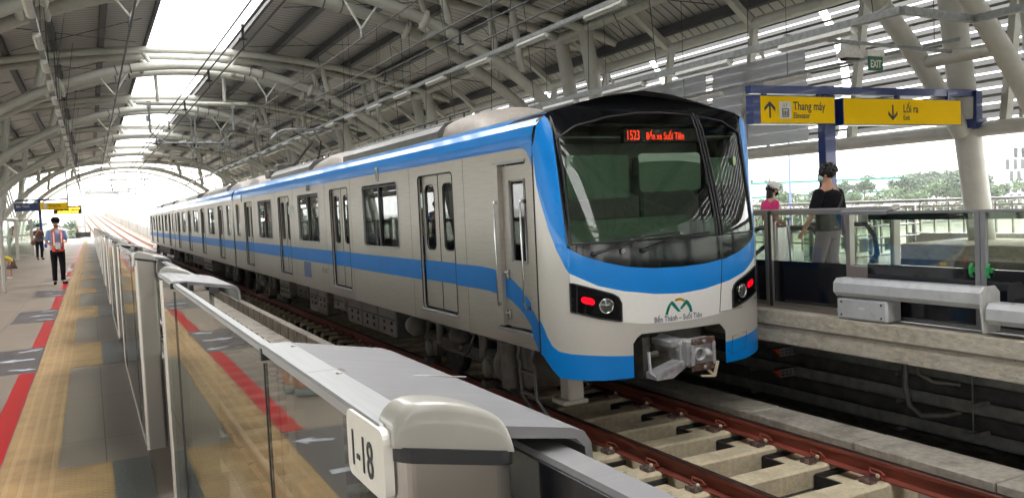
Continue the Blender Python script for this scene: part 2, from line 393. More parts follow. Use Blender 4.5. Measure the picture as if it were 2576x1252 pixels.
# white end door flap seam lines and small panel seams
m=MB()
seam=[NS(.606,-.652,.002),NS(.584,-.943,.002),NS(.545,-1.30,.002),NS(.9,-1.285,.002),NS(1.25,-1.22,.002),NS(1.40,-1.12,.002)]
m.tube(seam,.005,5); m.build('panel_seam','gasket',train); m=MB()
for z0,z1,a,b in ((-1.80,-1.60,.72,.98),): m.tube([NS(a,z0,.002),NS(a+.03,z1,.002),NS(b+.03,z1+.02,.002),NS(b,z0+.02,.002),NS(a,z0,.002)],.0035,5); m.build('panel_seam','gasket',train); m=MB()
m.tube([Vector((TX+s*(HW+.002),YS,z)) for s in (-1,) for z in [-1.60+.3*i for i in range(8)]]+[Vector((TX-1.40,YS+.0,.89)),Vector((TX-1.30,YS,.955))],.009,5)
m.build('panel_seam','gasket',train)
# headlamps
def lamp(sg):
    pts=[(-1.262,-.835),(-1.0,-.925),(-.83,-.985),(-.765,-1.04),(-.752,-1.12),(-.758,-1.272),(-1.0,-1.222),(-1.264,-1.14)]
    lo=[(-1.264,-1.14),(-1.0,-1.222),(-.754,-1.275)]; hi=[(-1.264,-.835),(-1.0,-.925),(-.84,-.98),(-.785,-1.015),(-.754,-1.08)]
    m=MB(); f=lambda t:(lambda dx: lerp(t,-abs(dx)))
    a,b=(-1.264,-.754) if sg<0 else (.754,1.264)
    strip(m,f(lo),f(hi),a,b,20,8,out=.008)
    h=m.build('headlamp','mask',train)
    m=MB(); L=[(-1.264+.51*i/16) for i in range(17)]
    loop=[NS(-sg*d if sg>0 else d,lerp(lo,d),.010) for d in L]+[NS(-sg*d if sg>0 else d,lerp(hi,d),.010) for d in reversed(L)]
    m.tube(loop+[loop[0]],.009,6)
    if sg<0: m.tube([NS(-1.205,-.86,.012),NS(-1.21,-1.145,.012)],.006,5)
    m.build('lamp_rim','gasket',h)
    m=MB()
    def rl(u,v):
        dx=-1.165+.125*u; z=-1.005-.035*u-.03+.07*v
        e=.5-.5*math.cos(PI*1); return NS(-dx if sg>0 else dx,z,.016)
    tl=fill2d('tail_light',[rrect(-1.17,-1.04,-1.065,-.995,.033)],.002,'tail','xz',0,h); tl.location=(0,0,0)
    for v in tl.data.vertices: v.co=NS(-v.co.x*(1 if sg>0 else -1),v.co.z-(v.co.x+1.105)*.28,.016)
    c=NS(.922*sg,-1.095,.02); m=MB(); 
    n=(NS(.922*sg,-1.095,.1)-NS(.922*sg,-1.095,0)).normalized()
    rot=n.to_track_quat('Z','Y').to_matrix().to_4x4()
    m.lathe((0,0,0),[(.078,-.01),(.082,.006),(.072,.010),(.066,-.004)],24,1); m.lathe((0,0,0),[(.066,-.003),(.045,.004),(0,.007)],24,0)
    m.xf(Matrix.Translation(c)@rot); m.build('lamp_lens',['lens','chrome'],h)
lamp(-1); lamp(1)
# emblem and lettering on the white band
def onnose(o):
    for v in o.data.vertices:
        dx,z=v.co.x,v.co.z; v.co=NS(dx,z,.005+max(0,-v.co.y)*.3)
def arcband(cx,cz,r0,r1,a0,a1,n=14): return [(cx+r1*math.cos(a0+(a1-a0)*i/n),cz+r1*math.sin(a0+(a1-a0)*i/n)) for i in range(n+1)]+[(cx+r0*math.cos(a1+(a0-a1)*i/n),cz+r0*math.sin(a1+(a0-a1)*i/n)) for i in range(n+1)]
M['teal']=pmat('teal emblem',(.02,.40,.32),.5,var=.02); M['amber']=pmat('amber emblem',(.75,.45,.02),.5,var=.02); M['textblue']=pmat('slate blue lettering',(.06,.10,.24),.5,var=.02)
def flatnose(name,polys,mat):
    o=fill2d(name,polys,.0004,mat,'xz',0,wb); o.location=(0,0,0); o.parent=wb
    for v in o.data.vertices: v.co=NS(v.co.x,v.co.z,.004)
    return o
cz=-1.255; cx=-.035
flatnose('emblem',[arcband(cx,cz+.045,.098,.125,R(50),R(118))],'amber')
flatnose('emblem',[[(cx-.19,cz),(cx-.155,cz),(cx-.12,cz+.085),(cx-.105,cz+.105),(cx-.02,cz+.02),(cx+.02,cz+.02),(cx+.005,cz+.04),(cx-.075,cz+.135),(cx-.10,cz+.145),(cx-.14,cz+.11),(cx-.17,cz+.06)],
  [(cx+.005,cz+.055),(cx+.095,cz+.145),(cx+.13,cz+.125),(cx+.165,cz+.07),(cx+.18,cz),(cx+.145,cz),(cx+.13,cz+.05),(cx+.10,cz+.095),(cx+.03,cz+.04)]],'teal')
o=text('lettering','Bến Thành – Suối Tiên',.088,'textblue',Matrix.Rotation(PI/2,4,'X'),wb,'CENTER',.0003,.86,.001)
xs=[v.co.x for v in o.data.vertices]; c0=(min(xs)+max(xs))/2; k=.64/(max(xs)-min(xs))
for v in o.data.vertices: v.co=NS((v.co.x-c0)*k-.045,-1.325+v.co.z*.95+((v.co.x-c0)*k)*0.0,.004)
# cab interior
m=MB(); m.box(TX-1.36,TX+1.36,8.75,8.8,-1.3,.86); m.box(TX-1.40,TX-1.36,7.95,8.75,-1.3,.8); m.box(TX+1.36,TX+1.40,7.95,8.75,-1.3,.8)
m.box(TX-1.28,TX+1.28,8.0,8.75,.84,.87); m.box(TX-1.36,TX+1.36,7.9,8.75,-1.32,-1.28); 
cab=m.build('cab_interior','cabdark',train)
def inner(name,a,b,z0,z1,off,mat,th=.02):
    m=MB(); yc=max(NS(a,(z0+z1)/2).y,NS(b,(z0+z1)/2).y)+off
    o=fill2d(name,[rrect(TX+a,TX+b,z0,z1,.05)],th,mat,'xz',yc,cab); return yc
inner('sun_blind',-1.20,-.40,.03,.50,.03,'green'); inner('sun_blind',-.34,.50,.08,.50,.04,'green'); inner('sun_blind',.70,1.1,.13,.45,.10,'green')
m=MB(); m.box(TX-1.22,TX+.5,7.72,8.1,-.52,-.20,b=.05); m.box(TX+.66,TX+1.2,7.80,8.1,-.52,-.24,b=.05); m.build('driver_desk','green',cab)
m=MB(); m.box(TX-1.0,TX-.45,8.70,8.745,-.5,.35); m.box(TX-.05,TX+.5,8.70,8.745,-.5,.35); m.box(TX+.2,TX+.24,8.3,8.34,-.4,.4); m.build('cab_wall_panel','green',cab)
m=MB(); m.box(TX-.42,TX-.30,8.70,8.74,-.25,.33); m.build('cab_door_window',emat('glowing daylight pane',(.75,.9,.85),.8),cab)  # pane glows by emission to stand in for daylight behind the cab
m=MB(); m.box(TX-.62,TX-.46,7.93,8.0,.28,.48,b=.01); m.tube([(TX-.55,7.94,.28),(TX-.55,7.93,.22),(TX-.50,7.92,.14),(TX-.47,7.93,.22),(TX-.48,7.94,.3)],.006,5)
m.box(TX-.13,TX+.0,7.93,8.0,.27,.48,b=.01); m.box(TX+.33,TX+.46,7.93,8.0,.30,.46,b=.01); m.tube([(TX+.40,7.94,.3),(TX+.39,7.93,.2),(TX+.41,7.93,.12)],.006,5)
m.build('cab_camera_box','darkg',cab)
m=MB(); m.box(TX-.36,TX+.68,7.79,7.86,.635,.80,b=.01); lb=m.build('destination_display','black',cab)
text('lettering','1523',.15,'red_led',Matrix.Translation((TX-.33,7.785,.67))@Matrix.Rotation(PI/2,4,'X'),lb,'LEFT',.001,.62,.002)
text('lettering','Bến xe Suối Tiên',.115,'red_led',Matrix.Translation((TX-.06,7.785,.67))@Matrix.Rotation(PI/2,4,'X'),lb,'LEFT',.001,.66,.002)
m=MB(); 
# wipers
for a,b,c,d in ((-1.03,-.545,-.47,-.395),(-.48,-.54,-.06,-.42)):
    w=MB(); L=[NS(a+(c-a)*i/6,b+(d-b)*i/6,.035) for i in range(7)]; w.tube(L,[.016]*2+[.010]*5,6)
    w.ell(NS(a,b,.02),(.03,.03,.03)); 
    L=[NS(c-.32+(.80)*i/10,d-.005+.03*i/10,.022) for i in range(11)]; w.tube(L,.009,5); w.build('wiper','gasket',train)
w=MB(); w.lathe((0,0,0),[(.028,-.03),(.028,-.008),(.014,0),(0,0)],14,axis='y'); w.xf(Matrix.Translation(NS(-.72,-.53,.0))); w.build('camera_nozzle','chrome',train)
w=MB(); w.lathe((0,0,0),[(0,-.004),(.055,-.004),(.055,0)],20,axis='y',sm=False); w.xf(Matrix.Translation(NS(1.05,.40,.008))@Matrix.Rotation(.55,4,'Z')); w.build('inspection_sticker',pmat('pale green sticker',(.40,.52,.25),.5,var=.1),train)
# coupler
cp=MB(); cp.tube([(TX-.02,7.75,-1.62),(TX-.02,7.30,-1.64)],[.12,.10],12,0); cp.box(TX-.60,TX-.5,7.35,7.9,-1.95,-1.45,1); 
cp.box(TX-.30,TX-.05,7.2,7.6,-1.60,-1.50,0,.02); cp.box(TX-.2,TX+.06,7.12,7.4,-1.78,-1.52,0,.03)
coup=cp.build('coupler',['couplergrey','dark'],train)
c=MB(); c.box(TX-.19,TX+.20,7.0,7.14,-1.82,-1.48,0,.03); c.box(TX-.16,TX+.18,6.945,6.98,-1.545,-1.46,1,.01); c.box(TX-.17,TX+.16,6.945,6.98,-1.86,-1.77,1,.01)
c.box(TX-.19,TX-.13,6.94,6.98,-1.79,-1.54,0,.01); c.box(TX+.14,TX+.19,6.94,6.98,-1.80,-1.52,0,.01)
c.lathe((TX-.06,6.98,-1.66),[(.085,0),(.085,-.05),(.065,-.05),(.055,0)],16,0,'y'); c.lathe((TX+.07,6.96,-1.66),[(.062,.02),(.04,-.05),(0,-.065)],14,0,'y')
for x,z in ((TX,-1.505),(TX+.01,-1.815)): c.lathe((x,6.94,z),[(.022,0),(.022,-.012),(0,-.012)],10,0,'y')
c.build('coupler_head',['couplergrey','rustbrown'],coup)
c=MB(); c.prism([(TX-.60,-1.86),(TX-.10,-1.72),(TX+.02,-1.72),(TX+.02,-1.76),(TX-.12,-1.80),(TX-.36,-1.93),(TX-.60,-1.93)],'y',7.08,7.30,0); c.tube([(TX-.62,7.2,-1.6),(TX-.64,7.15,-1.85),(TX-.58,7.1,-1.9)],.02,6)
c.build('coupler_support','couplergrey',coup)
c=MB(); c.beam((TX+.12,7.05,-1.86),(TX+.20,7.0,-1.96),.03,.03); c.beam((TX+.20,7.0,-1.96),(TX-.02,6.98,-1.93),.03,.02); c.beam((TX+.30,7.05,-1.80),(TX+.20,7.0,-1.96),.03,.03); c.tube([(TX-.2,7.2,-1.62),(TX-.1,7.0,-1.66),(TX-.12,7.1,-1.70)],.014,6); c.build('coupler_handle',['sleeper'],coup)
c=MB(); c.box(TX-.62,TX+.62,7.80,8.6,-1.90,-1.40); c.build('coupler_recess','darkg',train)
for z0 in (0,): 
    c=MB(); c.tube([(TX-.5,7.6,-1.75),(TX-.25,7.45,-1.68)],.035,8); c.tube([(TX-.45,7.6,-1.55),(TX-.42,7.45,-1.52)],.03,8); c.build('air_hose','darkg',train)
coup.matrix_basis=Matrix.Translation((TX,7.35,-1.63))@Matrix.Scale(.88,4)@Matrix.Translation((-TX,-7.35,1.63))
# ---- car bodies
ZD0,ZD1=-1.38,.47
def carbody(y0,y1,doors,wins,small,cabdoor=None):
    m=MB(); n=len(ROOF)
    zs=-1.58
    # roof in blue edge band and grey top
    def rf(u,v):
        k=u*(n-1); i=min(int(k),n-2); f=k-i
        return Vector((TX+ROOF[i][0]*(1-f)+ROOF[i+1][0]*f, y0+(y1-y0)*v, ROOF[i][1]*(1-f)+ROOF[i+1][1]*f))
    NR=n-1
    vs=[];
    for i in range(n):
        for y in (y0,y1): vs.append((TX+ROOF[i][0],y,ROOF[i][1]))
    for i in range(n-1):
        edge = i<4 or i>n-6
        m.add([vs[2*i],vs[2*i+1],vs[2*i+3],vs[2*i+2]],[(0,1,2,3)],0 if edge else 1,True)
    m.box(TX-1.42,TX+1.42,y0+.01,y1-.01,-1.50,-1.44,2)
    m.box(TX-1.40,TX+1.40,y0+.01,y1-.01,.70,.72,3)
    for y in ((y0+.8,) if cabdoor else (y0+.03,))+(y1-.03,): m.box(TX-1.41,TX+1.41,y-.02,y+.02,-1.44,.7,3)
    # seat benches inside
    body=m.build('car_body',['blue','roofgrey','dark','inner'],train)
    for s in (-1,1):
        holes=[]
        for d in doors: holes.append(rrect(d-.63,d+.63,ZD0-.02,ZD1,.07))
        for a,b in wins+small: holes.append(rrect(a,b,-.57,.455,.07))
        if cabdoor and s<0: holes.append(rrect(cabdoor[0],cabdoor[1],-1.40,.49,.01))
        x=TX+s*(HW-.015)
        w=fill2d('side_panel',[[(y0,zs),(y1,zs),(y1,.62),(y0,.62)]]+holes,.03,'carsteel','yz',x,body)
        # roof edge blue fascia
        if s<0:
            # lower border of blue with the rounded corner near the cab
            if cabdoor:
                P=[(y1,.625),(8.30,.655),(8.12,.63),(8.0,.57),(7.93,.48),(y0,.36),(y0,.70),(y1,.70)]
            else: P=[(y1,.625),(y0,.625),(y0,.70),(y1,.70)]
        else: P=[(y1,.625),(y0,.625),(y0,.70),(y1,.70)]
        P=[(a,min(b,.66)) for a,b in P]
        f=fill2d('roof_edge_band',[P],.008,'blue','yz',TX+s*(HW+.002),body)
        # stripe
        segs=[];ys=sorted([(d-.63,d+.63) for d in doors])
        cur=(9.30 if cabdoor and s<0 else y0)
        for a,b in ys:
            if a>cur: segs.append((cur,a))
            cur=b
        segs.append((cur,y1))
        st=MB()
        for a,b in segs: st.box(x+s*.016,x+s*.019,a,b,-1.0,-.72)
        for a,b in ys: st.box(x-s*.035,x-s*.032,a+.02,b-.02,-1.0,-.72)
        st.build('stripe','bluestripe',body)
        # doors
        for d in doors:
            dm=MB(); xx=x-s*.055
            for q in (-1,1):
                c0=d+q*.31
                o=None
            do=fill2d('passenger_door',[[(d-.625,ZD0),(d-.006,ZD0),(d-.006,ZD1+.01),(d-.625,ZD1+.01)],rrect(d-.50,d-.16,-.56,.34,.09),
                                         [(d+.006,ZD0),(d+.625,ZD0),(d+.625,ZD1+.01),(d+.006,ZD1+.01)],rrect(d+.16,d+.50,-.56,.34,.09)],.03,'carsteel','yz',xx,body)
            g=MB(); g.box(xx-.004,xx+.004,d-.52,d-.14,-.58,.36); g.box(xx-.004,xx+.004,d+.14,d+.52,-.58,.36); g.build('door_glass','trainglass',body)
            g=MB()
            for q in (-.33,.33):
                L=rrect(d+q-.17,d+q+.17,-.56,.34,.09); L=[(xx+s*.016,a,b) for a,b in L]; g.tube(L+[L[0]],.008,5)
            g.box(xx-.02,xx+.02,d-.008,d+.008,ZD0,ZD1)
            L=rrect(d-.635,d+.635,ZD0-.02,ZD1+.005,.07); L=[(x+s*.014,a,b) for a,b in L]; g.tube(L+[L[0]],.010,5)
            g.build('door_seal','gasket',body)
            g=MB(); g.box(x+s*.01,x+s*.045,d-.68,d+.68,ZD0-.05,ZD0-.022,b=.005); g.build('door_sill','coveredge',body)
        for a,b in wins+small:
            g=MB(); g.box(x-.008-s*.02,x-s*.02,a-.01,b+.01,-.58,.465); w_=g.build('window','trainglass',body)
            g=MB(); L=rrect(a,b,-.57,.455,.07); L=[(x+s*.016,p,q) for p,q in L]; g.tube(L+[L[0]],.013,5,1)
            if b-a>1: g.box(x-.02,x+.004,(a+b)/2-.03,(a+b)/2+.03,-.57,.455,0); g.box(x-.02,x+.004,a+.03,b-.03,.40,.425,0)
            g.build('window_frame',['gasket','coveredge'],body)
    # gangway / interior seats
    for s in (-1,1):
        for a,b in wins:
            m=MB()
            m.box(TX+s*.9,TX+s*1.40,a-.1,b+.1,-1.0,-.85,b=.03); m.box(TX+s*1.3,TX+s*1.42,a-.1,b+.1,-.85,-.60,b=.03)
            m.build('seat_bench','bluestripe',body)
    return body
M['roofgrey']=pmat('car roof grey',(.22,.22,.215),.5,.2,scale=4,var=.15)
M['inner']=pmat('car interior lining',(.30,.30,.28),.6,var=.05)
M['fairing']=pmat('beige fairing',(.38,.335,.30),.5,.1,scale=4,var=.06,dirt=(.55,.52,.48),dirt_amt=.4,dirt_scale=14)
M['acgrey']=pmat('grey air unit',(.15,.15,.145),.4,.5,scale=5,var=.12)
c1=carbody(YS,28.72,[10.75,15.72,20.8,25.92],[(12.3,14.15),(17.3,19.2),(22.3,24.25)],[(27.5,28.2)],(8.06,8.84))
c2=carbody(28.98,50.5,[31.85,37.2,42.5,47.8],[(33.6,35.4),(38.95,40.75),(44.25,46.05)],[(29.6,30.3),(49.1,49.8)])
c3=carbody(50.8,72.1,[53.6,58.9,64.2,69.5],[(55.3,57.1),(60.6,62.4),(65.9,67.7)],[(51.3,51.9),(71.0,71.6)])
# cab side door in car 1
x=TX-HW
d=fill2d('cab_door',[[(8.10,-1.38),(8.72,-1.38),(8.72,.45),(8.10,.45)],rrect(8.17,8.50,-.62,.27,.01)],.03,'carsteel','yz',x+.05,c1)
g=MB(); g.box(x+.045,x+.053,8.15,8.52,-.64,.29); g.build('cab_door_glass','trainglass',c1)
g=MB(); L=[(x+.03,8.155,-.635),(x+.03,8.515,-.635),(x+.03,8.515,.285),(x+.03,8.155,.285)]; g.tube(L+[L[0]],.014,5)
g.box(x-.02,x+.06,8.72,8.84,-1.38,.47,1); g.box(x-.015,x+.02,8.05,8.86,.47,.50,0); g.box(x-.035,x+.02,8.02,8.86,-1.43,-1.40,0); g.build('cab_door_frame',['coveredge','carsteel'],c1)
for y in (8.78,8.12):
    g=MB(); g.tube([(x-.03,y,-1.15),(x-.05,y,-1.12),(x-.05,y,.02),(x-.03,y,.06)],.012,8)
    g.box(x-.05,x+.02,y-.02,y+.02,-1.15,-1.11); g.box(x-.05,x+.02,y-.02,y+.02,.02,.06); g.build('grab_rail','handrail',c1)
g=MB(); 
for z in (-.76,-1.22): g.box(x+.0,x+.05,8.60,8.66,z-.08,z+.03,b=.004); g.tube([(x-.01,8.66,z),(x-.02,8.56,z)],.012,6)
g.build('door_handle','handrail',c1)
# curved stripe sweeping down to the skirt
g=[]; top=[(9.35,-.72),(9.0,-.735),(8.84,-.76),(8.6,-.82),(8.35,-.93),(8.15,-1.06),(8.0,-1.16),(7.884,-1.28)]; bot=[(7.884,-1.60),(7.95,-1.53),(8.1,-1.36),(8.25,-1.24),(8.4,-1.16),(8.6,-1.08),(8.84,-1.03),(9.1,-1.005),(9.35,-1.0)]
def clip(a,b):
    t=[(y,z) for y,z in top if a<y<b]; bt=[(y,z) for y,z in bot if a<y<b]
    T=sorted(top); Bt=sorted(bot)
    return [(b,lerp(T,b))]+t+[(a,lerp(T,a)),(a,lerp(Bt,a))]+bt+[(b,lerp(Bt,b))]
fill2d('stripe',[clip(8.84,9.30)],.003,'bluestripe','yz',x-.0025,c1)
fill2d('stripe',[clip(8.10,8.72)],.003,'bluestripe','yz',x+.032,c1)
fill2d('stripe',[clip(7.884,8.06)],.003,'bluestripe','yz',x-.0025,c1)
for yy in (9.75,11.75,14.9,16.75,19.7,21.8,24.8,26.9):
    g=MB(); g.box(x-.0018,x+.002,yy-.0025,yy+.0025,-1.56,.62); g.build('panel_seam','darkg',c1)
# small things on the side of car 1
for y in (13.25,27.0,):
    g=MB(); g.box(x-.02,x,y-.06,y+.06,.50,.72,b=.02)
    for k in range(5): g.box(x-.024,x-.018,y-.03,y+.03,.54+.03*k,.555+.03*k,1)
    g.build('vent_grille',['coveredge','dark'],c1)
for y,b_ in ((18.1,c1),): 
    g=MB(); g.box(x-.006,x,y-.18,y+.18,.50,.66,0); g.box(x-.009,x-.005,y-.15,y+.15,.52,.64,1); g.build('side_display',['steel','mask'],b_)
t=text('lettering','MC-1602',.15,'darkg',Matrix.Translation((x-.004,17.25,-1.19))@Matrix(((0,0,-1,0),(-1,0,0,0),(0,1,0,0),(0,0,0,1))),c1,'LEFT',.0004,.75)
g=MB(); g.box(x-.003,x,18.25,18.9,-1.36,-1.02); nb=g.build('notice_panel',pmat('blue grey notice',(.10,.13,.28),.5,scale=40,var=.5),c1)
# emblem on the side
flat=fill2d('emblem',[[(20.0,-.05),(19.95,-.05),(19.90,.16),(19.86,.20),(19.78,.10),(19.70,.2),(19.66,.16),(19.60,-.05),(19.56,-.05),(19.62,.22),(19.70,.28),(19.78,.2),(19.86,.28),(19.94,.2)]],.003,pmat('pale teal',(.22,.36,.30),.5),'yz',x-.0015,c1)
flat.location.y-=.0
# rooftop equipment
def rooftop(y0,y1,kind,parent):
    m=MB()
    if kind=='fairing':
        def f(u,v):
            dx=-1.05+1.0*u; t=v; h=.22*math.sin(PI*min(max(t,.0),1))**.55*(1-abs(2*u-1)**6)**.5 if 0<t<1 else 0
            return Vector((TX+dx,y0+(y1-y0)*v,max(lerp(ROOF,dx)-.02,1.04)+h*(1 if abs(2*u-1)<.999 else 0)))
        m.grid(f,20,20); m.build('roof_fairing','fairing',parent)
    else:
        m.prism([(TX-1.12,1.0),(TX-1.12,1.12),(TX-1.02,1.22),(TX-.7,1.33),(TX+.7,1.33),(TX+1.02,1.22),(TX+1.12,1.12),(TX+1.12,1.0)],'y',y0,y1,0)
        m.prism([(TX-1.0,1.232),(TX-.85,1.283),(TX-.85,1.295),(TX-1.0,1.245)],'y',y0+.05,y1-.05,1)
        u=m.build('air_conditioner',['acgrey','coveredge'],parent)
        m=MB(); 
        y=y0+.2
        m.tube([(TX-.6,y0,1.42),(TX-.6,y1,1.42)],.012,5)
        while y<y1: m.beam((TX-.6,y,1.33),(TX-.6,y,1.42),.02,.02); y+=.55
        m.build('roof_rail','dark',u)
for a,b,k,p in ((9.9,12.1,'fairing',c1),(11.4,16.5,'ac',c1),(16.6,19.6,'fairing',c1),(19.4,24.0,'ac',c1),(26.2,28.4,'fairing',c1),
                (29.5,32.5,'fairing',c2),(32.5,37.5,'ac',c2),(38,41,'fairing',c2),(42,47,'ac',c2),(52,55,'fairing',c3),(55,60,'ac',c3),(61,64,'fairing',c3),(64,69,'ac',c3)): rooftop(a,b,k,p)
m=MB(); m.box(TX-.8,TX-.3,24.5,25.1,1.15,1.5,0,.03); m.box(TX-.9,TX-.2,25.4,26.0,1.15,1.38,0,.03); m.build('roof_switch_box','darkg',c1)
# pantograph
P_=thing('pantograph','','');bpy.data.objects.remove(P_)
m=MB(); py=24.6; zt=2.48
m.beam((TX-.5,py,1.4),(TX+.5,py,1.4),.06,.06); m.beam((TX-.35,py,1.42),(TX-.12,py-1.5,2.0),.05,.05); m.beam((TX+.35,py,1.42),(TX+.12,py-1.5,2.0),.05,.05)
m.beam((TX-.12,py-1.5,2.0),(TX-.3,py-.1,zt-.05),.035,.035); m.beam((TX+.12,py-1.5,2.0),(TX+.3,py-.1,zt-.05),.035,.035)
for dy in (-.15,.15): m.tube([(TX-.95,py+dy,zt-.28),(TX-.8,py+dy,zt-.10),(TX-.55,py+dy,zt),(TX+.55,py+dy,zt),(TX+.8,py+dy,zt-.10),(TX+.95,py+dy,zt-.28)],.02,6,1)
m.build('pantograph',['dark','coveredge'],c1)
# gangway bellows
for a,b in ((28.72,28.98),(50.5,50.8)):
    m=MB(); m.box(TX-1.2,TX+1.2,a,b,-1.5,.95); m.build('gangway','gasket',train)
# underframe
def bogie(y,par):
    m=MB(); m.box(TX-1.15,TX-1.0,y-1.5,y+1.5,-2.08,-1.86,0,.03); m.box(TX+1.0,TX+1.15,y-1.5,y+1.5,-2.08,-1.86,0,.03); m.box(TX-1.0,TX+1.0,y-.2,y+.2,-2.1,-1.85,0,.02)
    m.ell((TX-1.08,y,-1.80),(.20,.30,.16)); m.box(TX-1.22,TX-1.0,y-.14,y+.14,-2.0,-1.62,0,.03)
    for dy in (-1.05,1.05):
        m.box(TX-1.2,TX-.98,y+dy-.17,y+dy+.17,-2.22,-1.95,1,.04); m.lathe((TX-1.21,y+dy,-2.09),[(.12,0),(.12,-.03),(0,-.03)],14,1,'x')
        m.tube([(TX-1.12,y+dy-.28,-2.0),(TX-1.12,y+dy-.28,-1.66)],.07,10,1); m.tube([(TX-1.12,y+dy+.28,-2.0),(TX-1.12,y+dy+.28,-1.66)],.07,10,1)
        m.box(TX-1.28,TX-1.05,y+dy-.06,y+dy+.06,-2.34,-2.24,0)
    m.tube([(TX-1.2,y-.7,-1.65),(TX-1.24,y-.5,-1.95),(TX-1.2,y-.2,-2.05)],.018,6)
    b=m.build('bogie',['dark','darkg'],par)
    for dy in (-1.05,1.05):
        w=MB()
        for s in (-1,1): w.lathe((TX+s*.75,y+dy,-2.10),[(0,-.06),(.40,-.06),(.43,-.03*s if s>0 else -.06),(.43,.06),(0,.06)],28,0,'x')
        w.tube([(TX-.75,y+dy,-2.10),(TX+.75,y+dy,-2.10)],.08,10); w.build('wheelset','dark',b)
for y,p in ((10.9,c1),(25.6,c1),(32.2,c2),(47.3,c2),(54.,c3),(69,c3)): bogie(y,p)
def ubox(par,y0,y1,zb,mat='darkg',n=3,xo=0):
    m=MB(); w=(y1-y0)/n
    for i in range(n):
        a=y0+w*i+.02; b=a+w-.04; m.box(TX-1.38+xo,TX+1.2,a,b,zb,-1.58,0,.02)
        for q in (-1.86,-1.98): 
            for yy in (a+w*.2,a+w*.6): m.box(TX-1.40+xo,TX-1.38+xo,yy,yy+.06,q,q+.05,1)
        m.box(TX-1.395+xo,TX-1.38+xo,a+.05,b-.05,-1.78,-1.765,1)
    m.build('equipment_box',[mat,'dark'],par)
ubox(c1,12.95,15.85,-2.06,'acgrey'); ubox(c1,16.1,17.3,-1.95,'darkg',1,.1); ubox(c1,17.6,19.2,-2.15,'darkg',2,.05); ubox(c1,19.9,21.2,-2.0,'dark',1,.2); ubox(c1,21.6,22.8,-2.1,'darkg',2,.1)
ubox(c2,36,38.6,-2.1,'acgrey',4); ubox(c2,39.4,44,-2.05,'dark',3,.1); ubox(c3,57,66,-2.1,'dark',4,.1)
m=MB(); m.box(TX-1.1,TX+1.1,8.3,71.5,-1.75,-1.60); m.build('underframe','dark',train)
for y in (12.35,16.0):
    m=MB(); m.lathe((TX-1.25,y,-1.80),[(0,-.2),(.14,-.16),(.16,0),(.14,.16),(0,.2)],16,0,'y'); m.build('air_tank','darkg',c1)
# steps and guard behind the skirt
m=MB()
for y in (8.6,8.25): m.tube([(TX-1.36,y,-1.60),(TX-1.40,y,-1.75),(TX-1.36,y,-1.8),(TX-1.36,y,-2.18),(TX-1.30,y-.25,-2.42)],.022,6)
for z in (-1.9,-2.15): m.beam((TX-1.36,8.6,z),(TX-1.36,8.25,z),.04,.03)
m.beam((TX-1.30,8.35,-2.42),(TX-1.30,8.0,-2.42),.10,.02); m.build('step_ladder','acgrey',train)
m=MB(); m.box(TX-1.08,TX-.88,8.0,8.2,-2.20,-1.7,0,.015); m.box(TX-1.16,TX-.84,7.98,8.26,-2.24,-2.19,0,.01); m.build('rail_guard','carsilver',train)
m=MB(); m.box(TX-1.2,TX-.2,8.7,9.3,-2.2,-1.62,0,.05); m.tube([(TX-1.25,9.1,-1.65),(TX-1.25,9.1,-2.2)],.11,12); m.ell((TX-1.15,9.45,-2.0),(.14,.2,.22)); m.build('brake_equipment','darkg',train)
for o in children(train): pass


anchor(train,(TX,YS,RT))
# =====================================================================  PLATFORMS AND TRACK
def smat_floor():
    m,t,b=newmat('platform granite tile'); L=t.links
    tc=t.nodes.new('ShaderNodeTexCoord'); n=t.nodes.new('ShaderNodeTexNoise'); n.inputs['Scale'].default_value=90; n.inputs['Detail'].default_value=4
    n2=t.nodes.new('ShaderNodeTexNoise'); n2.inputs['Scale'].default_value=.9; n2.inputs['Detail'].default_value=5
    L.new(tc.outputs['Object'],n.inputs['Vector']); L.new(tc.outputs['Object'],n2.inputs['Vector'])
    br=t.nodes.new('ShaderNodeTexBrick'); br.offset=0; br.inputs['Scale'].default_value=1; br.inputs['Mortar Size'].default_value=.0035; br.inputs['Brick Width'].default_value=1.2; br.inputs['Row Height'].default_value=1.55
    br.inputs['Color1'].default_value=(.18,.148,.12,1); br.inputs['Color2'].default_value=(.165,.135,.11,1); br.inputs['Mortar'].default_value=(.05,.045,.04,1)
    L.new(tc.outputs['Object'],br.inputs['Vector'])
    mx=t.nodes.new('ShaderNodeMix'); mx.data_type='RGBA'; mx.blend_type='MULTIPLY'; mx.inputs[0].default_value=.35
    mm=t.nodes.new('ShaderNodeMath'); mm.operation='MULTIPLY'; mm.inputs[1].default_value=1.6
    ad=t.nodes.new('ShaderNodeMath'); ad.operation='ADD'; L.new(n.outputs['Fac'],ad.inputs[0]); L.new(n2.outputs['Fac'],ad.inputs[1]); L.new(ad.outputs[0],mm.inputs[0])
    cb=t.nodes.new('ShaderNodeCombineColor'); 
    for i in range(3): L.new(mm.outputs[0],cb.inputs[i])
    L.new(br.outputs['Color'],mx.inputs[6]); L.new(cb.outputs[0],mx.inputs[7]); L.new(mx.outputs[2],b.inputs['Base Color'])
    mr=t.nodes.new('ShaderNodeMapRange'); mr.inputs[3].default_value=.32; mr.inputs[4].default_value=.55; L.new(n2.outputs['Fac'],mr.inputs[0]); L.new(mr.outputs[0],b.inputs['Roughness'])
    return m
M['floor']=smat_floor()
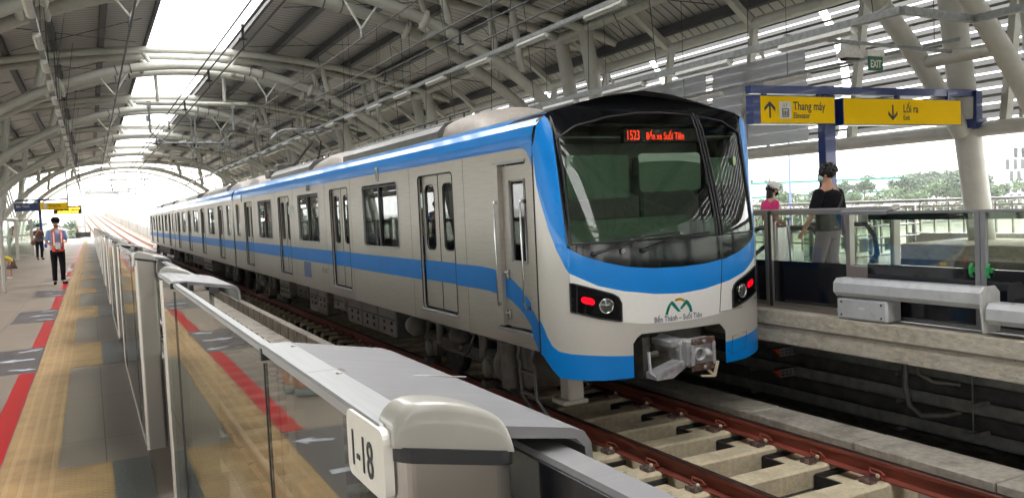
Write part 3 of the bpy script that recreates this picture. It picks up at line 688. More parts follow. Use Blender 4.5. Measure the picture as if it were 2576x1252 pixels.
def tactile(name,bars):
    m,t,b=newmat(name); L=t.links; b.inputs['Roughness'].default_value=.6
    tc=t.nodes.new('ShaderNodeTexCoord'); sp=t.nodes.new('ShaderNodeSeparateXYZ'); L.new(tc.outputs['Object'],sp.inputs[0])
    n=t.nodes.new('ShaderNodeTexNoise'); n.inputs['Scale'].default_value=6; n.inputs['Detail'].default_value=6; L.new(tc.outputs['Object'],n.inputs['Vector'])
    r=t.nodes.new('ShaderNodeValToRGB'); r.color_ramp.elements[0].color=(.235,.145,.06,1); r.color_ramp.elements[1].color=(.34,.215,.09,1); r.color_ramp.elements[0].position=.3; r.color_ramp.elements[1].position=.7
    L.new(n.outputs['Fac'],r.inputs[0])
    def sinu(o,k,ph=0):
        a=t.nodes.new('ShaderNodeMath'); a.operation='MULTIPLY_ADD'; a.inputs[1].default_value=2*PI/k; a.inputs[2].default_value=ph; L.new(o,a.inputs[0])
        s=t.nodes.new('ShaderNodeMath'); s.operation='SINE'; L.new(a.outputs[0],s.inputs[0]); return s.outputs[0]
    sx=sinu(sp.outputs[0],.075)
    if bars: h=sx; th=.35
    else:
        sy=sinu(sp.outputs[1],.055); q=t.nodes.new('ShaderNodeMath'); q.operation='MULTIPLY'; L.new(sinu(sp.outputs[0],.055),q.inputs[0]); L.new(sy,q.inputs[1]); h=q.outputs[0]; th=.25
    ms=t.nodes.new('ShaderNodeMapRange'); ms.inputs[1].default_value=th; ms.inputs[2].default_value=th+.25; L.new(h,ms.inputs[0])
    bp=t.nodes.new('ShaderNodeBump'); bp.inputs['Strength'].default_value=.55; bp.inputs['Distance'].default_value=.006; L.new(ms.outputs[0],bp.inputs['Height']); L.new(bp.outputs[0],b.inputs['Normal'])
    # wear brightens the raised bars, joints every .3 m
    j=t.nodes.new('ShaderNodeMath'); j.operation='PINGPONG'; j.inputs[1].default_value=.15; L.new(sp.outputs[1],j.inputs[0])
    jm=t.nodes.new('ShaderNodeMath'); jm.operation='GREATER_THAN'; jm.inputs[1].default_value=.0025; L.new(j.outputs[0],jm.inputs[0])
    mx=t.nodes.new('ShaderNodeMix'); mx.data_type='RGBA'; mx.inputs[6].default_value=(.25,.16,.075,1); L.new(jm.outputs[0],mx.inputs[0])
    m2=t.nodes.new('ShaderNodeMix'); m2.data_type='RGBA'; m2.inputs[7].default_value=(.42,.29,.15,1)
    q2=t.nodes.new('ShaderNodeMath'); q2.operation='MULTIPLY'; q2.inputs[1].default_value=.30; L.new(ms.outputs[0],q2.inputs[0]); L.new(q2.outputs[0],m2.inputs[0]); L.new(r.outputs[0],m2.inputs[6])
    L.new(m2.outputs[2],mx.inputs[7]); L.new(mx.outputs[2],b.inputs['Base Color']); return m
M['tac']=tactile('tactile bar paving',True); M['tacdot']=tactile('tactile dot paving',False)
M['doorzone']=pmat('dark granite',(.085,.09,.09),.4,scale=70,var=.35)
M['redtape']=pmat('red floor tape',(.36,.006,.009),.35,scale=20,var=.06,dirt=(.3,.03,.03),dirt_amt=.3)
M['matgrey']=pmat('dark floor sticker',(.085,.075,.078),.4,scale=30,var=.08)
M['arrow']=pmat('pale arrow sticker',(.42,.44,.50),.45,scale=30,var=.08)
YE=108.
def struct(name,mb,mat,parent=None):
    o=mb.build(name,mat,parent); o['kind']='structure'; return o
m=MB(); m.box(-7.0,.62,-75,YE,-2.0,FL); struct('platform_near',m,'floor')
m=MB(); m.box(7.3,15.9,-75,YE,-1.60,FL,0); m.box(7.33,15.9,-75,YE,-1.80,-1.60,1); 
struct('platform_far',m,['floor','edgeconc'])
m=MB(); m.box(7.296,7.5,-75,YE,-1.575,FL+.004); m.box(7.315,7.5,-75,YE,-1.79,-1.582); struct('platform_edge',m,'edgeconc')
# markings on the near platform
doorsL=[(3.6-.05,5.55),(9.5,11.4),(14.55,16.5),(19.7,21.6),(24.8,26.7),(29.9,31.8),(35.6,37.5),(40.7,42.6),(45.8,47.7),(50.9,52.8),(56.7,58.6),(61.8,63.7),(66.9,68.8),(72,73.9)]
z=FL
m=MB(); m.box(-.56,-.26,-3,104,z+.0,z+.004); struct('tactile_strip',m,'tac')
m=MB(); dz=MB(); rd=MB(); gm=MB(); ar=MB()
def arrow(mb,cx,cy,L,W,ang,z0,z1):
    P=[(-L/2,-W*.16),(L*.12,-W*.16),(L*.02,-W*.5),(L/2,0),(L*.02,W*.5),(L*.12,W*.16),(-L/2,W*.16)]
    c,s=math.cos(ang),math.sin(ang); mb.prism([(cx+a*c-b*s,cy+a*s+b*c) for a,b in P],'z',z0,z1)
prev=-3
for a,b in [(-1.6,.4)]+doorsL:
    m.box(-.26,.03,a,b,z,z+.004); dz.box(.03,.23,a,b,z,z+.003); 
    if a>prev+.1: rd.box(-.71,-.57,prev+.04,a-.04,z,z+.003)
    prev=b
    gm.box(-1.16,-.565,a,b,z,z+.002)
    c=(a+b)/2
    arrow(ar,-.80,c,.34,.24,PI,z+.002,z+.004); arrow(ar,-.70,c+.72,.26,.16,R(25),z+.002,z+.004); arrow(ar,-.70,c-.72,.26,.16,R(-25),z+.002,z+.004)
struct('tactile_pads',m,'tacdot'); struct('door_threshold',dz,'doorzone'); struct('red_queue_line',rd,'redtape'); struct('queue_sticker',gm,'matgrey'); struct('queue_arrows',ar,'arrow')
m=MB()
for y in [26.2+1.1*i for i in range(9)]: m.box(-.74,-.60,y,y+.45,z,z+.003)
struct('floor_notice',m,'signwhite')
# track bed, ducts, pit
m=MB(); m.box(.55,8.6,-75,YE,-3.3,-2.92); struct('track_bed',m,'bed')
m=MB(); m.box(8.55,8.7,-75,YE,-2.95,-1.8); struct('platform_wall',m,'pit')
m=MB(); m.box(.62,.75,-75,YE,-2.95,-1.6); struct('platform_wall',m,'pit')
for k in range(30):
    m=MB(); y=-6+1.5*k
    m.box(6.76,7.25,y+.008,y+1.492,-2.92,-2.55+.006*math.sin(k*3.1),0,.012)
    o=m.build('duct_cover','concrete'); tag(o,'pale concrete walkway slab beside the far rail','concrete slab','walkway slabs beside the far rail')
y=3.
m=MB(); m.box(3.88,4.06,4,YE,-2.92,-2.50,0,.015)
for k in range(90): m.box(3.872,3.88,4+k*.9,4.02+k*.9,-2.85,-2.52,1)
tag(m.build('kerb',['concrete','dark']),'low concrete kerb between the two tracks with vertical joints','kerb')
m=MB(); m.box(2.9,3.87,4,YE,-2.92,-2.80,0); struct('walkway_between_tracks',m,'concrete')
def sleeper(x0,x1,y):
    m=MB(); m.box(x0,x1,y-.135,y+.135,-2.92,-2.70,0,.02)
    for xr in (x0+.35,x0+1.79):
        for s in (-1,1): m.box(xr+s*.125-.05,xr+s*.125+.05,y-.07,y+.07,-2.70,-2.655,1,.008)
    return m
S0=sleeper(4.61-.02,7.0-.16,0)
me=S0.mesh('sleeper',['sleeper','rustbrown'])
for k in range(-3,36):
    y=7.55+.72*k
    o=bpy.data.objects.new('sleeper',me); C.objects.link(o); o.location=(0,y,0)
    tag(o,'cream concrete sleeper under the red rails, shaded by the train' if y>7.9 else 'cream concrete sleeper in the open in front of the train','sleeper','sleepers of the far track')
S1=sleeper(.95,3.35,0); me1=S1.mesh('sleeper',['bed','rustbrown'])  # near sleepers take the dark bed colour, painting in the shade there
for k in range(-2,50):
    o=bpy.data.objects.new('sleeper',me1); C.objects.link(o); o.location=(0,3+.72*k,0)
    tag(o,'concrete sleeper of the near track behind the gates, coloured dark for shade','sleeper','sleepers of the near track')
def block(x0,x1,y):
    m=MB(); m.box(x0,x1,y-.17,y+.17,-2.92,-2.79,0,.02); m.box(x0-.02,x1+.02,y+.172,y+.20,-2.90,-2.75,1); m.box(x0-.035,x0-.003,y-.15,y+.2,-2.90,-2.76,1); return m.mesh('plinth_block',['sleeper','gasket'])
b1=block(6.20,6.9,0); b2=block(4.60,4.90,0)
for k in range(-3,20):
    for b in (b1,b2):
        o=bpy.data.objects.new('plinth_block',b); C.objects.link(o); o.location=(0,7.55+.36+.72*k,0)
        tag(o,'cast plinth block with a black rubber edge between far track sleepers','plinth block','plinth blocks between sleepers')
def railprof(x):
    h=.172; z0=RT-h
    P=[(-.07,0),(.07,0),(.07,.012),(.012,.03),(.010,.118),(.036,.132),(.036,.165),(.028,h),(-.028,h),(-.036,.165),(-.036,.132),(-.010,.118),(-.012,.03),(-.07,.012)]
    return [(x+a,z0+b) for a,b in P]
def rail(x,label,grp,mark=0):
    m=MB(); P=railprof(x); n=len(P)
    m.prism(P,'y',-75,YE+2,0); r=m.build('rail',['rail','railtop'])
    for f in r.data.polygons:
        if f.normal.z>.6 and f.center.z>RT-.03: f.material_index=1
    tag(r,label,'rail',grp)
    return r
def clip(x,side):
    m=MB(); s=side
    m.box(x+s*.07,x+s*.15,-.035,.035,-2.70,-2.645,0,.006)
    m.tube([(x+s*.10,-.05,-2.64),(x+s*.05,-.06,-2.655),(x+s*.045,0,-2.625),(x+s*.10,.07,-2.60),(x+s*.14,.03,-2.62),(x+s*.12,-.02,-2.635)],.011,6,1)
    m.ell((x+s*.13,-.045,-2.64),(.02,.02,.02),8,6,2)
    return m.mesh('rail_clip',['rustbrown','rail','sleeper'])
xl,xr=4.96,6.465
rr=[rail(xl,'left rusty red rail of the far track, under the train','rails'),rail(xr,'right rusty red rail of the far track, beside the concrete slabs','rails'),
    rail(1.45,'left rail of the near track right behind the platform gates','rails'),rail(2.95,'right rail of the near track beside the walkway','rails')]
for i,(r_,x) in enumerate(((rr[0],xl),(rr[1],xr))):
    for s in (-1,1):
        cm=clip(x,s)
        for k in range(-3,18):
            o=bpy.data.objects.new('rail_clip',cm); C.objects.link(o); o.parent=r_; o.location=(0,7.55+.72*k,0)
# cable trays under the far platform
for z_,lab in ((-1.98,'upper galvanised cable tray under the far platform'),(-2.30,'middle galvanised cable tray under the far platform'),(-2.62,'lowest galvanised cable tray under the far platform')):
    m=MB(); m.box(8.25,8.27,-6,30,z_-.14,z_,0); m.box(8.25,8.5,-6,30,z_-.14,z_-.13,0); t_=m.build('cable_tray','tray')
    tag(t_,lab,'cable tray','cable trays under the far platform')
    for k in range(12):
        y=-3+2.4*k; q=MB(); q.box(8.2,8.55,y,y+.04,z_-.18,z_-.14); q.build('tray_bracket','tray',t_)
for z_,l in ((-2.02,'upper perforated bracket with a red end under the far platform'),(-2.30,'lower perforated bracket with a red end under the far platform')):
    m=MB(); m.box(8.0,8.45,8.25,8.31,z_-.13,z_-.02,0); m.prism([(8.0-.1,z_-.02),(8.0,z_-.02),(8.0,z_-.13)],'y',8.25,8.31,1)
    for k in range(5): m.box(8.02+.07*k,8.06+.07*k,8.245,8.25,z_-.06,z_-.045,2); m.box(8.02+.07*k,8.06+.07*k,8.245,8.25,z_-.10,z_-.085,2)
    tag(m.build('bracket',['tray','redend','black']),l,'bracket')
m=MB(); m.tube([(8.0,6.35,-1.85),(8.0,6.35,-2.2),(8.0,6.3,-2.42),(8.05,6.2,-2.52),(8.2,6.0,-2.50),(8.3,5.9,-2.46)],.035,10); m.tube([(8.05,6.25,-1.85),(8.05,6.22,-2.05),(8.12,6.1,-2.14),(8.3,5.9,-2.16)],.03,10)
tag(m.build('conduit','darkg'),'ribbed dark conduit looping down below the far platform edge','conduit')
m=MB(); m.tube([(8.0,5.55,-1.8),(8.0,5.55,-2.66)],.008,5); 
for z_ in (-2.28,-2.60): m.box(7.97,8.25,5.53,5.57,z_-.02,z_+.03)
tag(m.build('tray_hanger','tray'),'thin threaded rod hanger holding two small brackets below the platform edge','hanger')

# =====================================================================  PLATFORM GATES
# local axes: x = towards the track, y = along, fixed part from y0 to y1
ZT=-.20
def gate(L, lleaf, label, group, plate=None, cover=.62, green=False, extra=None):
    g=thing('platform_gate',label,'platform gate',group=group)
    for s,ye in ((-1,0),(1,L)):
        m=MB(); a,b=(ye,ye+.052) if s<0 else (ye-.052,ye)
        P=rrect(0,.125,a,b,.022,8); m.prism(P,'z',FL,ZT-.022,0,False); m.v=[(x,y,z-.2*x if z>-.5 else z) for x,y,z in m.v]; po=m.build('post','steel',g)
        m=MB(); m.prism(rrect(-.003,.128,a-.003,b+.003,.024,8),'z',ZT-.026,ZT-.012); m.v=[(x,y,z-.2*x) for x,y,z in m.v]; m.build('post_gasket','gasket',po)
        m=MB()
        def dome(u,v,a=a,b=b):
            U=.5-.5*math.cos(PI*u); V=.5-.5*math.cos(PI*v)
            x=.001+.122*U; y=a+(b-a)*V
            eu=(1-abs(2*U-1)**7)**.5; ev=(1-abs(2*V-1)**12)**.5
            return Vector((x,y,ZT-.013-.2*x+(.033+.011*math.sin(PI*U**.8))*eu*ev))
        m.grid(dome,24,16); m.build('post_cap','cream',g)
        # sloping cover over the drive box
        c0,c1_=(ye+.012,ye+cover) if s<0 else (ye-cover,ye-.012)
        if s<0: c0=ye+.028
        else: c1_=ye-.028
        m=MB(); m.prism([(.042,ZT+.001),(.190,ZT-.026),(.206,ZT-.032),(.214,ZT-.045),(.216,ZT-.080),(.208,ZT-.080),(.206,ZT-.048),(.196,ZT-.038),(.042,ZT-.012)],'y',c0-(.022 if s<0 else 0),c1_+(0 if s<0 else .022))
        m.build('cover_plate','cover',g)
        m=MB(); m.box(-.004,.042,c0,c1_,ZT-.013,ZT+.003,b=.003); m.build('cover_trim','coveredge',g)
        m=MB(); m.box(.06,.14,c0,c1_,FL,-.86); m.build('drive_box','steel',g)
        m=MB(); yy=c1_ if s<0 else c0; m.box(.035,.11,yy-.03,yy+.03,FL,ZT-.035); m.build('mullion','steel',g)
        m=MB(); m.box(-.006,.046,yy-.006,yy+.006,ZT-.022,ZT-.0035); m.build('rail_joint','gasket',g)
        # sliding leaf
        l0,l1=(ye-lleaf,ye+.30) if s<0 else (ye-.30,ye+lleaf)
        m=MB(); m.box(.150,.190,l0,l1,ZT-.075,ZT-.045,b=.004); yy=l0 if s<0 else l1
        m.box(.150,.190,min(yy,yy-s*.05),max(yy,yy-s*.05),FL+.01,ZT-.075); m.box(.150,.190,l0,l1,FL+.01,FL+.05)
        lf=m.build('door_leaf','cover',g)
        m=MB(); m.box(.146,.150,l0,l1,ZT-.14,ZT-.05); m.box(.156,.176,l0,l1,FL+.05,-.82); m.build('leaf_panel','blackpanel',lf)
        m=MB(); m.box(.162,.170,l0+.02,l1-.02,-.82,ZT-.075); m.build('leaf_glass','gateglass',lf)
        if green:
            m=MB(); yy2=yy-s*.08; m.prism([(.19,-.90),(.212,-.86),(.212,-.80),(.19,-.76),(.196,-.76),(.220,-.80),(.220,-.86),(.196,-.90)],'y',yy2-.016,yy2+.016); m.box(.15,.194,yy2-.03,yy2+.03,-.85,-.805)
            m.build('release_handle',GREENM,lf)
    m=MB(); m.box(0.002,.022,cover,L-cover,ZT-.018,ZT-.004,b=.003); m.build('top_rail','coveredge',g)
    m=MB(); m.box(.0,.04,.13,L-.13,FL,FL+.045); m.build('bottom_rail','steel',g)
    m=MB(); m.box(.014,.030,.13,L-.13,FL+.045,-.85); m.build('lower_panel','blackpanel',g)
    m=MB(); m.box(.004,.012,.13,L-.13,FL+.045,ZT-.014); m.build('glass_panel','gateglass',g)
    for yj in (cover+.02,L-cover-.02):
        m=MB(); m.box(.001,.0035,yj-.002,yj+.002,FL+.05,ZT-.03); m.build('glass_joint','gasket',g)
    for ye in (extra or ()):
        m=MB(); m.box(.03,.12,ye-.035,ye+.035,FL,ZT-.005,b=.006); m.build('mullion','steel',g)
        m=MB(); m.box(.12,.135,ye+.05,ye+.09,FL,ZT-.02); m.build('door_seal','gasket',g)
    if extra:
        m=MB(); m.box(.045,.11,.03,L-.03,ZT-.075,ZT-.012,b=.004); m.build('top_rail','steel',g)
    if plate is not None:
        m=MB(); m.prism([(a,b) for a,b in rrect(.006,.128,-.266,-.199,.012)],'x',-.006,.003); pl=m.build('number_plate','signwhite',g)
        if plate: text('lettering',plate,.052,'black',Matrix.Translation((-.0068,.117,-.253))@Matrix(((0,0,-1,0),(-1,0,0,0),(0,1,0,0),(0,0,0,1))),pl,'LEFT',.0003,.83)
    return g
GREENM=pmat('green handle',(.02,.30,.07),.5)
GX=.23
lead=[.74]+[b+.15 for a,b in doorsL]; tail_=[a+.05 for a,b in doorsL]
spans=[(.72,3.6)]
for i in range(len(doorsL)-1): spans.append((doorsL[i][1]+.14,doorsL[i+1][0]-.05))
proto={}
names=['nearest','second nearest','third nearest','fourth nearest','fifth nearest','sixth nearest','seventh nearest','eighth nearest','ninth nearest','tenth nearest','eleventh nearest','twelfth nearest','thirteenth nearest','fourteenth nearest']
for i,(a,b) in enumerate(spans):
    L=b-a
    key=round(L,1)
    lab=('steel platform gate with number 1-18 plate and white domed post, closest to the camera' if i==0 else 'steel and glass platform gate, %s in the left row receding towards the open end'%names[i])
    if i==0:
        g=gate(L,1.0,lab,'platform gates of the near platform','1-18'); g.location=(GX,a,0)
        m=MB(); random.seed(3); m.tube([(.0+.21*q/14,.335-.02*q/14+random.uniform(-.003,.003),ZT+.0035-(.030*q/14)*(q>3)-.001) for q in range(15)],.0009,5); m.build('sealant_bead','cover',g)
        m=MB(); m.box(.152,.188,-.36,-.335,ZT-.045,ZT-.0445); m.xf(Matrix.Translation((0,0,.0006))); m.build('tape_strip','signwhite',g)
        for yy in (.075,.30,.56):
            m=MB(); m.lathe((.033,yy,ZT+.003),[(.004,0),(.004,.0015),(0,.002)],8); m.build('screw','steel',g)
        continue
    if key in proto:
        g=copy_tree(proto[key],loc=(GX,a,0),label=lab)
    else:
        g=gate(L,.95,lab,'platform gates of the near platform',''); g.location=(GX,a,0); proto[key]=g
GXR=7.80
g=gate(2.9,1.02,'platform gate on the far platform behind the white guard cover, with green release handles','platform gates of the far platform',None,.62,True,(1.0,))
g.location=(GXR,9.1,0); g.rotation_euler=(0,0,PI)
k=0
for ye,lab in ((4.15,'far platform gate at the right edge of the picture, right of the green handles'),(14.6,'far platform gate just behind the cab of the train'),(19.7,'far platform gate hidden further along the train')):
    k+=1
    copy_tree(g,loc=(GXR,ye,0),rz=PI,label=lab)
# guard covers and box on the far platform edge
def barrel(y0,y1,z0,label):
    m=MB(); P=[(7.36,z0-.20),(7.31,z0-.15),(7.31,z0-.05),(7.36,z0),(7.50,z0),(7.56,z0-.06),(7.56,z0-.20)]
    m.prism(P,'y',y0,y1); o=m.build('guard_cover','cap')
    m=MB(); m.prism([(7.30,z0-.21),(7.295,z0-.04),(7.35,z0+.012),(7.50,z0+.012),(7.57,z0-.05),(7.57,z0-.42),(7.33,z0-.42)],'y',y0-.02,y0-.001); m.build('end_plate','lampshell',o)
    for y in (y0+.15,(y0+y1)/2+.2,y1-.2):
        q=MB(); q.lathe((7.40,y,z0+.001),[(.018,0),(.018,.004),(0,.006)],10); q.xf(Matrix.Identity(4)); q.build('bolt','steel',o)
    return tag(o,label,'guard cover','long grey guard covers on the far platform edge')
barrel(4.98,6.70,-.965,'long grey octagonal guard cover standing on a small bolted box'); barrel(2.6,4.93,-1.10,'lower grey octagonal guard cover at the right edge of the picture')
m=MB(); m.box(7.33,7.56,6.02,6.68,-1.405,-1.175,0,.02); o=m.build('junction_box','cap'); tag(o,'small grey bolted box under the long guard cover','box')
for y in (6.09,6.61):
    for z_ in (-1.22,-1.36): q=MB(); q.lathe((7.33,y,z_),[(.012,0),(.012,-.006),(0,-.006)],8,0,'x'); q.build('bolt','dark',o)
q=MB(); q.box(7.325,7.33,6.30,6.38,-1.29,-1.265); q.build('rating_label','signwhite',o)
# =====================================================================  STATION ROOF
CX=3.95
def zlo(dx): return 6.05-12.8+math.sqrt(12.8**2-dx*dx)
def zup(dx): return 6.62-34+math.sqrt(34**2-dx*dx)
def zdk(dx): return 6.98-34+math.sqrt(34**2-dx*dx)-(.66*((dx-9.6)/2.)**1.4 if dx>9.6 else 0)
def truss(label, single=False):
    t=thing('roof_truss',label,'roof truss',group='arched roof trusses')
    ys=(-.72,.72) if not single else (0,)
    for y in ys:
        m=MB(); n=44; D=10.25
        m.tube([(CX-D+2*D*i/n,y,zlo(-D+2*D*i/n)) for i in range(n+1)],.165,14); lc=m.build('lower_chord','chord',t)
        for d in (-4.6,4.6):
            s=1 if d>0 else -1; p=Vector((CX+d,y,zlo(d))); q=Vector((CX+d+s*.1,y,zlo(d+s*.1)));
            m=MB(); m.lathe((0,0,0),[(.165,-.10),(.27,-.03),(.27,.03),(.165,.10)],14); m.xf(Matrix.Translation(p)@(q-p).to_track_quat('Z','Y').to_matrix().to_4x4()); m.build('flange','chord',lc)
        for d in (-8.2,8.2,-2.7,2.7,-2.2,2.2):
            s=1 if d>0 else -1; p=Vector((CX+d,y,zlo(d))); q=Vector((CX+d+s*.1,y,zlo(d+s*.1)))
            m=MB(); m.lathe((0,0,0),[(.165,-.02),(.19,-.02),(.19,.02),(.165,.02)],14); m.xf(Matrix.Translation(p)@(q-p).to_track_quat('Z','Y').to_matrix().to_4x4()); m.build('pipe_band','darkg' if abs(d)<3 else 'chord',lc)
        m=MB(); D=11.15
        m.tube([(CX-D+2*D*i/n,y,zup(-D+2*D*i/n)) for i in range(n+1)],.142,12); m.build('upper_chord','chord',t)
    for s in (-1,1):
        for d in (1.72,5.1,7.3):
            for y in ys:
                m=MB(); m.tube([(CX+s*d,y,zup(d)-.1),(CX+s*(d-.25 if d<2 else d+.25),y,zlo(d)+.1)],.085 if d<2 else .11,8); m.build('strut','chord',t)
        if not single:
            for d in (1.72,5.1,9.2):
                m=MB(); m.tube([(CX+s*d,-.72,zlo(d)),(CX+s*d,.72,zlo(d))],.07 if d<2 else .11,8); m.build('tie','chord',t)
            m=MB(); m.tube([(CX+s*9.75,-.72,zup(9.75)-.02),(CX+s*9.75,.72,zup(9.75)-.02)],.2,10); m.build('tie','chord',t)
        for y in ys:
            m=MB(); m.tube([(CX+s*10.85,y,FL),(CX+s*10.55,y,.2),(CX+s*10.25,y,1.9),(CX+s*9.75,y,5.25)],[.23,.235,.235,.22],16); 
            m.build('column','chord',t)
            m=MB(); m.lathe((CX+s*10.86,y,FL),[(.34,0),(.34,.03),(.24,.03)],16); m.build('base_plate','chord',t)
    return t
TY=[9.25,22.5,35.8,49.1,63.5,80.,99.]
ORD=['nearest roof truss whose two thick columns stand behind the exit sign','second roof truss crossing above the cab','third roof truss above the middle of the first car','fourth roof truss from the camera','fifth roof truss from the camera','sixth roof truss from the camera','seventh roof truss near the open end']
t0=truss('double tube arched '+ORD[0]); t0.location=(0,TY[0],0)
for i,y in enumerate(TY[1:]): copy_tree(t0,loc=(0,y,0),label='cream double tube '+ORD[i+1])
for y_ in (-4.2,-17.5,-31,-44,-58,-71): copy_tree(t0,loc=(0,y_,0),label='cream roof truss overhead behind the viewpoint')
te=truss('single slender arch closing the far open end of the roof',True); te.location=(0,107,0)
# roof deck with purlins
def deckmat():
    m,t,b=newmat('ribbed roof sheet'); L=t.links; b.inputs['Roughness'].default_value=.5; b.inputs['Metallic'].default_value=.2
    tc=t.nodes.new('ShaderNodeTexCoord'); sp=t.nodes.new('ShaderNodeSeparateXYZ'); L.new(tc.outputs['Object'],sp.inputs[0])
    a=t.nodes.new('ShaderNodeMath'); a.operation='PINGPONG'; a.inputs[1].default_value=.17; L.new(sp.outputs[1],a.inputs[0])
    r=t.nodes.new('ShaderNodeMapRange'); r.inputs[1].default_value=.012; r.inputs[2].default_value=.035; L.new(a.outputs[0],r.inputs[0])
    n=t.nodes.new('ShaderNodeTexNoise'); n.inputs['Scale'].default_value=1.2; n.inputs['Detail'].default_value=5; L.new(tc.outputs['Object'],n.inputs['Vector'])
    c=t.nodes.new('ShaderNodeValToRGB'); c.color_ramp.elements[0].color=(.34,.33,.31,1); c.color_ramp.elements[1].color=(.46,.45,.43,1); L.new(n.outputs['Fac'],c.inputs[0])
    mx=t.nodes.new('ShaderNodeMix'); mx.data_type='RGBA'; mx.inputs[6].default_value=(.12,.115,.105,1); L.new(r.outputs[0],mx.inputs[0]); L.new(c.outputs[0],mx.inputs[7]); L.new(mx.outputs[2],b.inputs['Base Color'])
    bp=t.nodes.new('ShaderNodeBump'); bp.inputs['Distance'].default_value=.03; L.new(r.outputs[0],bp.inputs['Height']); L.new(bp.outputs[0],b.inputs['Normal']); return m
M['deckrib']=deckmat()
for s,side in ((-1,'left'),(1,'right')):
    rf=thing('roof',('left' if s<0 else 'right')+' half of the curved ribbed metal roof with dark purlins','roof',group=None)
    m=MB(); Y0,Y1=-72,104
    m.grid(lambda u,v: Vector((CX+s*(1.55+10.05*u),Y0+(Y1-Y0)*v,zdk(1.55+10.05*u))),30,1); m.grid(lambda u,v: Vector((CX+s*(1.55+10.05*u),Y0+(Y1-Y0)*v,zdk(1.55+10.05*u)+.12)),30,1)
    m.build('roof_sheet','deckrib',rf)
    for d in (1.6,3.15,4.7,6.25,7.8,9.35,10.9):
        m=MB(); zz=zdk(d)
        w=.10 if d>2 else .05; h=.26 if d>2 else .18
        m.box(CX+s*d-w,CX+s*d+w,Y0,Y1,zz-h,zz-.01); m.build('purlin','purlin',rf)
    m=MB(); m.tube([(CX+s*9.75,Y0,5.22),(CX+s*9.75,Y1,5.22)],.13,10); m.build('eaves_tube','chord',rf)
    m=MB(); m.tube([(CX+s*11.0,Y0,4.2),(CX+s*11.0,Y1,4.2)],.14,10); m.build('eaves_tube','chord',rf)
    m=MB(); m.tube([(CX+s*10.42,Y0,.97),(CX+s*10.42,Y1,.97)],.135,12); m.build('eaves_tube','chord',rf)
    y=-4.
    while y<101:
        m=MB(); m.beam((CX+s*9.8,y,5.15),(CX+s*10.95,y,4.2),.2,.16); m.build('eaves_strut','chord',rf)
        m=MB(); m.beam((CX+s*11.05,y,4.2),(CX+s*10.5,y,1.02),.17,.13); m.build('eaves_strut','chord',rf)
        y+=3.33
    y=-3
    while y<104:
        m=MB()
        for d0 in (2.0,6.5):
            m.tube([(CX+s*d0,y,zdk(d0)-.28),(CX+s*(d0+4),y+4,zdk(d0+4)-.28)],.012,4); m.tube([(CX+s*d0,y+4,zdk(d0)-.28),(CX+s*(d0+4),y,zdk(d0+4)-.28)],.012,4)
        m.build('bracing_rod','wire',rf); y+=6.6
m=MB()
y=-72
while y<104:
    m.box(CX-1.6,CX+1.6,y,y+13.1,zdk(1.6)+.12,zdk(1.6)+.13); y+=13.3
tag(m.build('skylight','skylight'),'long white translucent skylight along the ridge of the roof','skylight')
# louvre walls
def arcpt(t):   # 0 top .. 1 bottom, outward offset from CX
    a=Vector((11.5,4.30)); b=Vector((12.0,.93)); bulge=.55*math.sin(PI*t)
    p=a.lerp(b,t); return p+Vector((.9,.25)).normalized()*bulge
for s in (-1,1):
    lw=thing('louvre_wall',('left' if s<0 else 'right')+' side louvre wall of perforated grey blades with bright gaps','louvre wall')
    NB=12
    for k in range(NB):
        t0_,t1_=k/NB,(k+.89)/NB; p,q=arcpt(t0_),arcpt(t1_)
        m=MB(); Y0,Y1=-72,104; 
        y=Y0
        while y<Y1:
            ye=min(y+6.6,Y1)
            m.add([(CX+s*p.x,y,p.y),(CX+s*p.x,ye-.18,p.y),(CX+s*q.x,ye-.18,q.y),(CX+s*q.x,y,q.y)],[(0,1,2,3)]); y+=6.65
        m.build('louvre_blade','louvre',lw)
        m=MB(); pm=arcpt((k+.4)/NB); m.beam((CX+s*(pm.x-.06),Y0,pm.y-.02),(CX+s*(pm.x-.06),Y1,pm.y-.02),.04,.05); m.build('blade_rail','darkg',lw)
    y=-10.
    while y<103:
        m=MB(); L=[Vector((CX+s*(arcpt(i/10).x-.13),y,arcpt(i/10).y)) for i in range(11)]; m.tube(L,.05,6); m.build('louvre_post','chord',lw); y+=6.65
m=MB()
for (a,b) in ((14.0,17.2),(17.4,20.8),(21,26)):
    m.grid(lambda u,v: Vector((14.62+.03*math.sin(9*u+5*v)+.02*math.sin(23*v),a+(b-a)*u,1.15+2.05*v)),12,10)
tag(m.build('plastic_sheet','plasticsheet'),'creased grey plastic sheeting hung against the far louvre wall','plastic sheet')
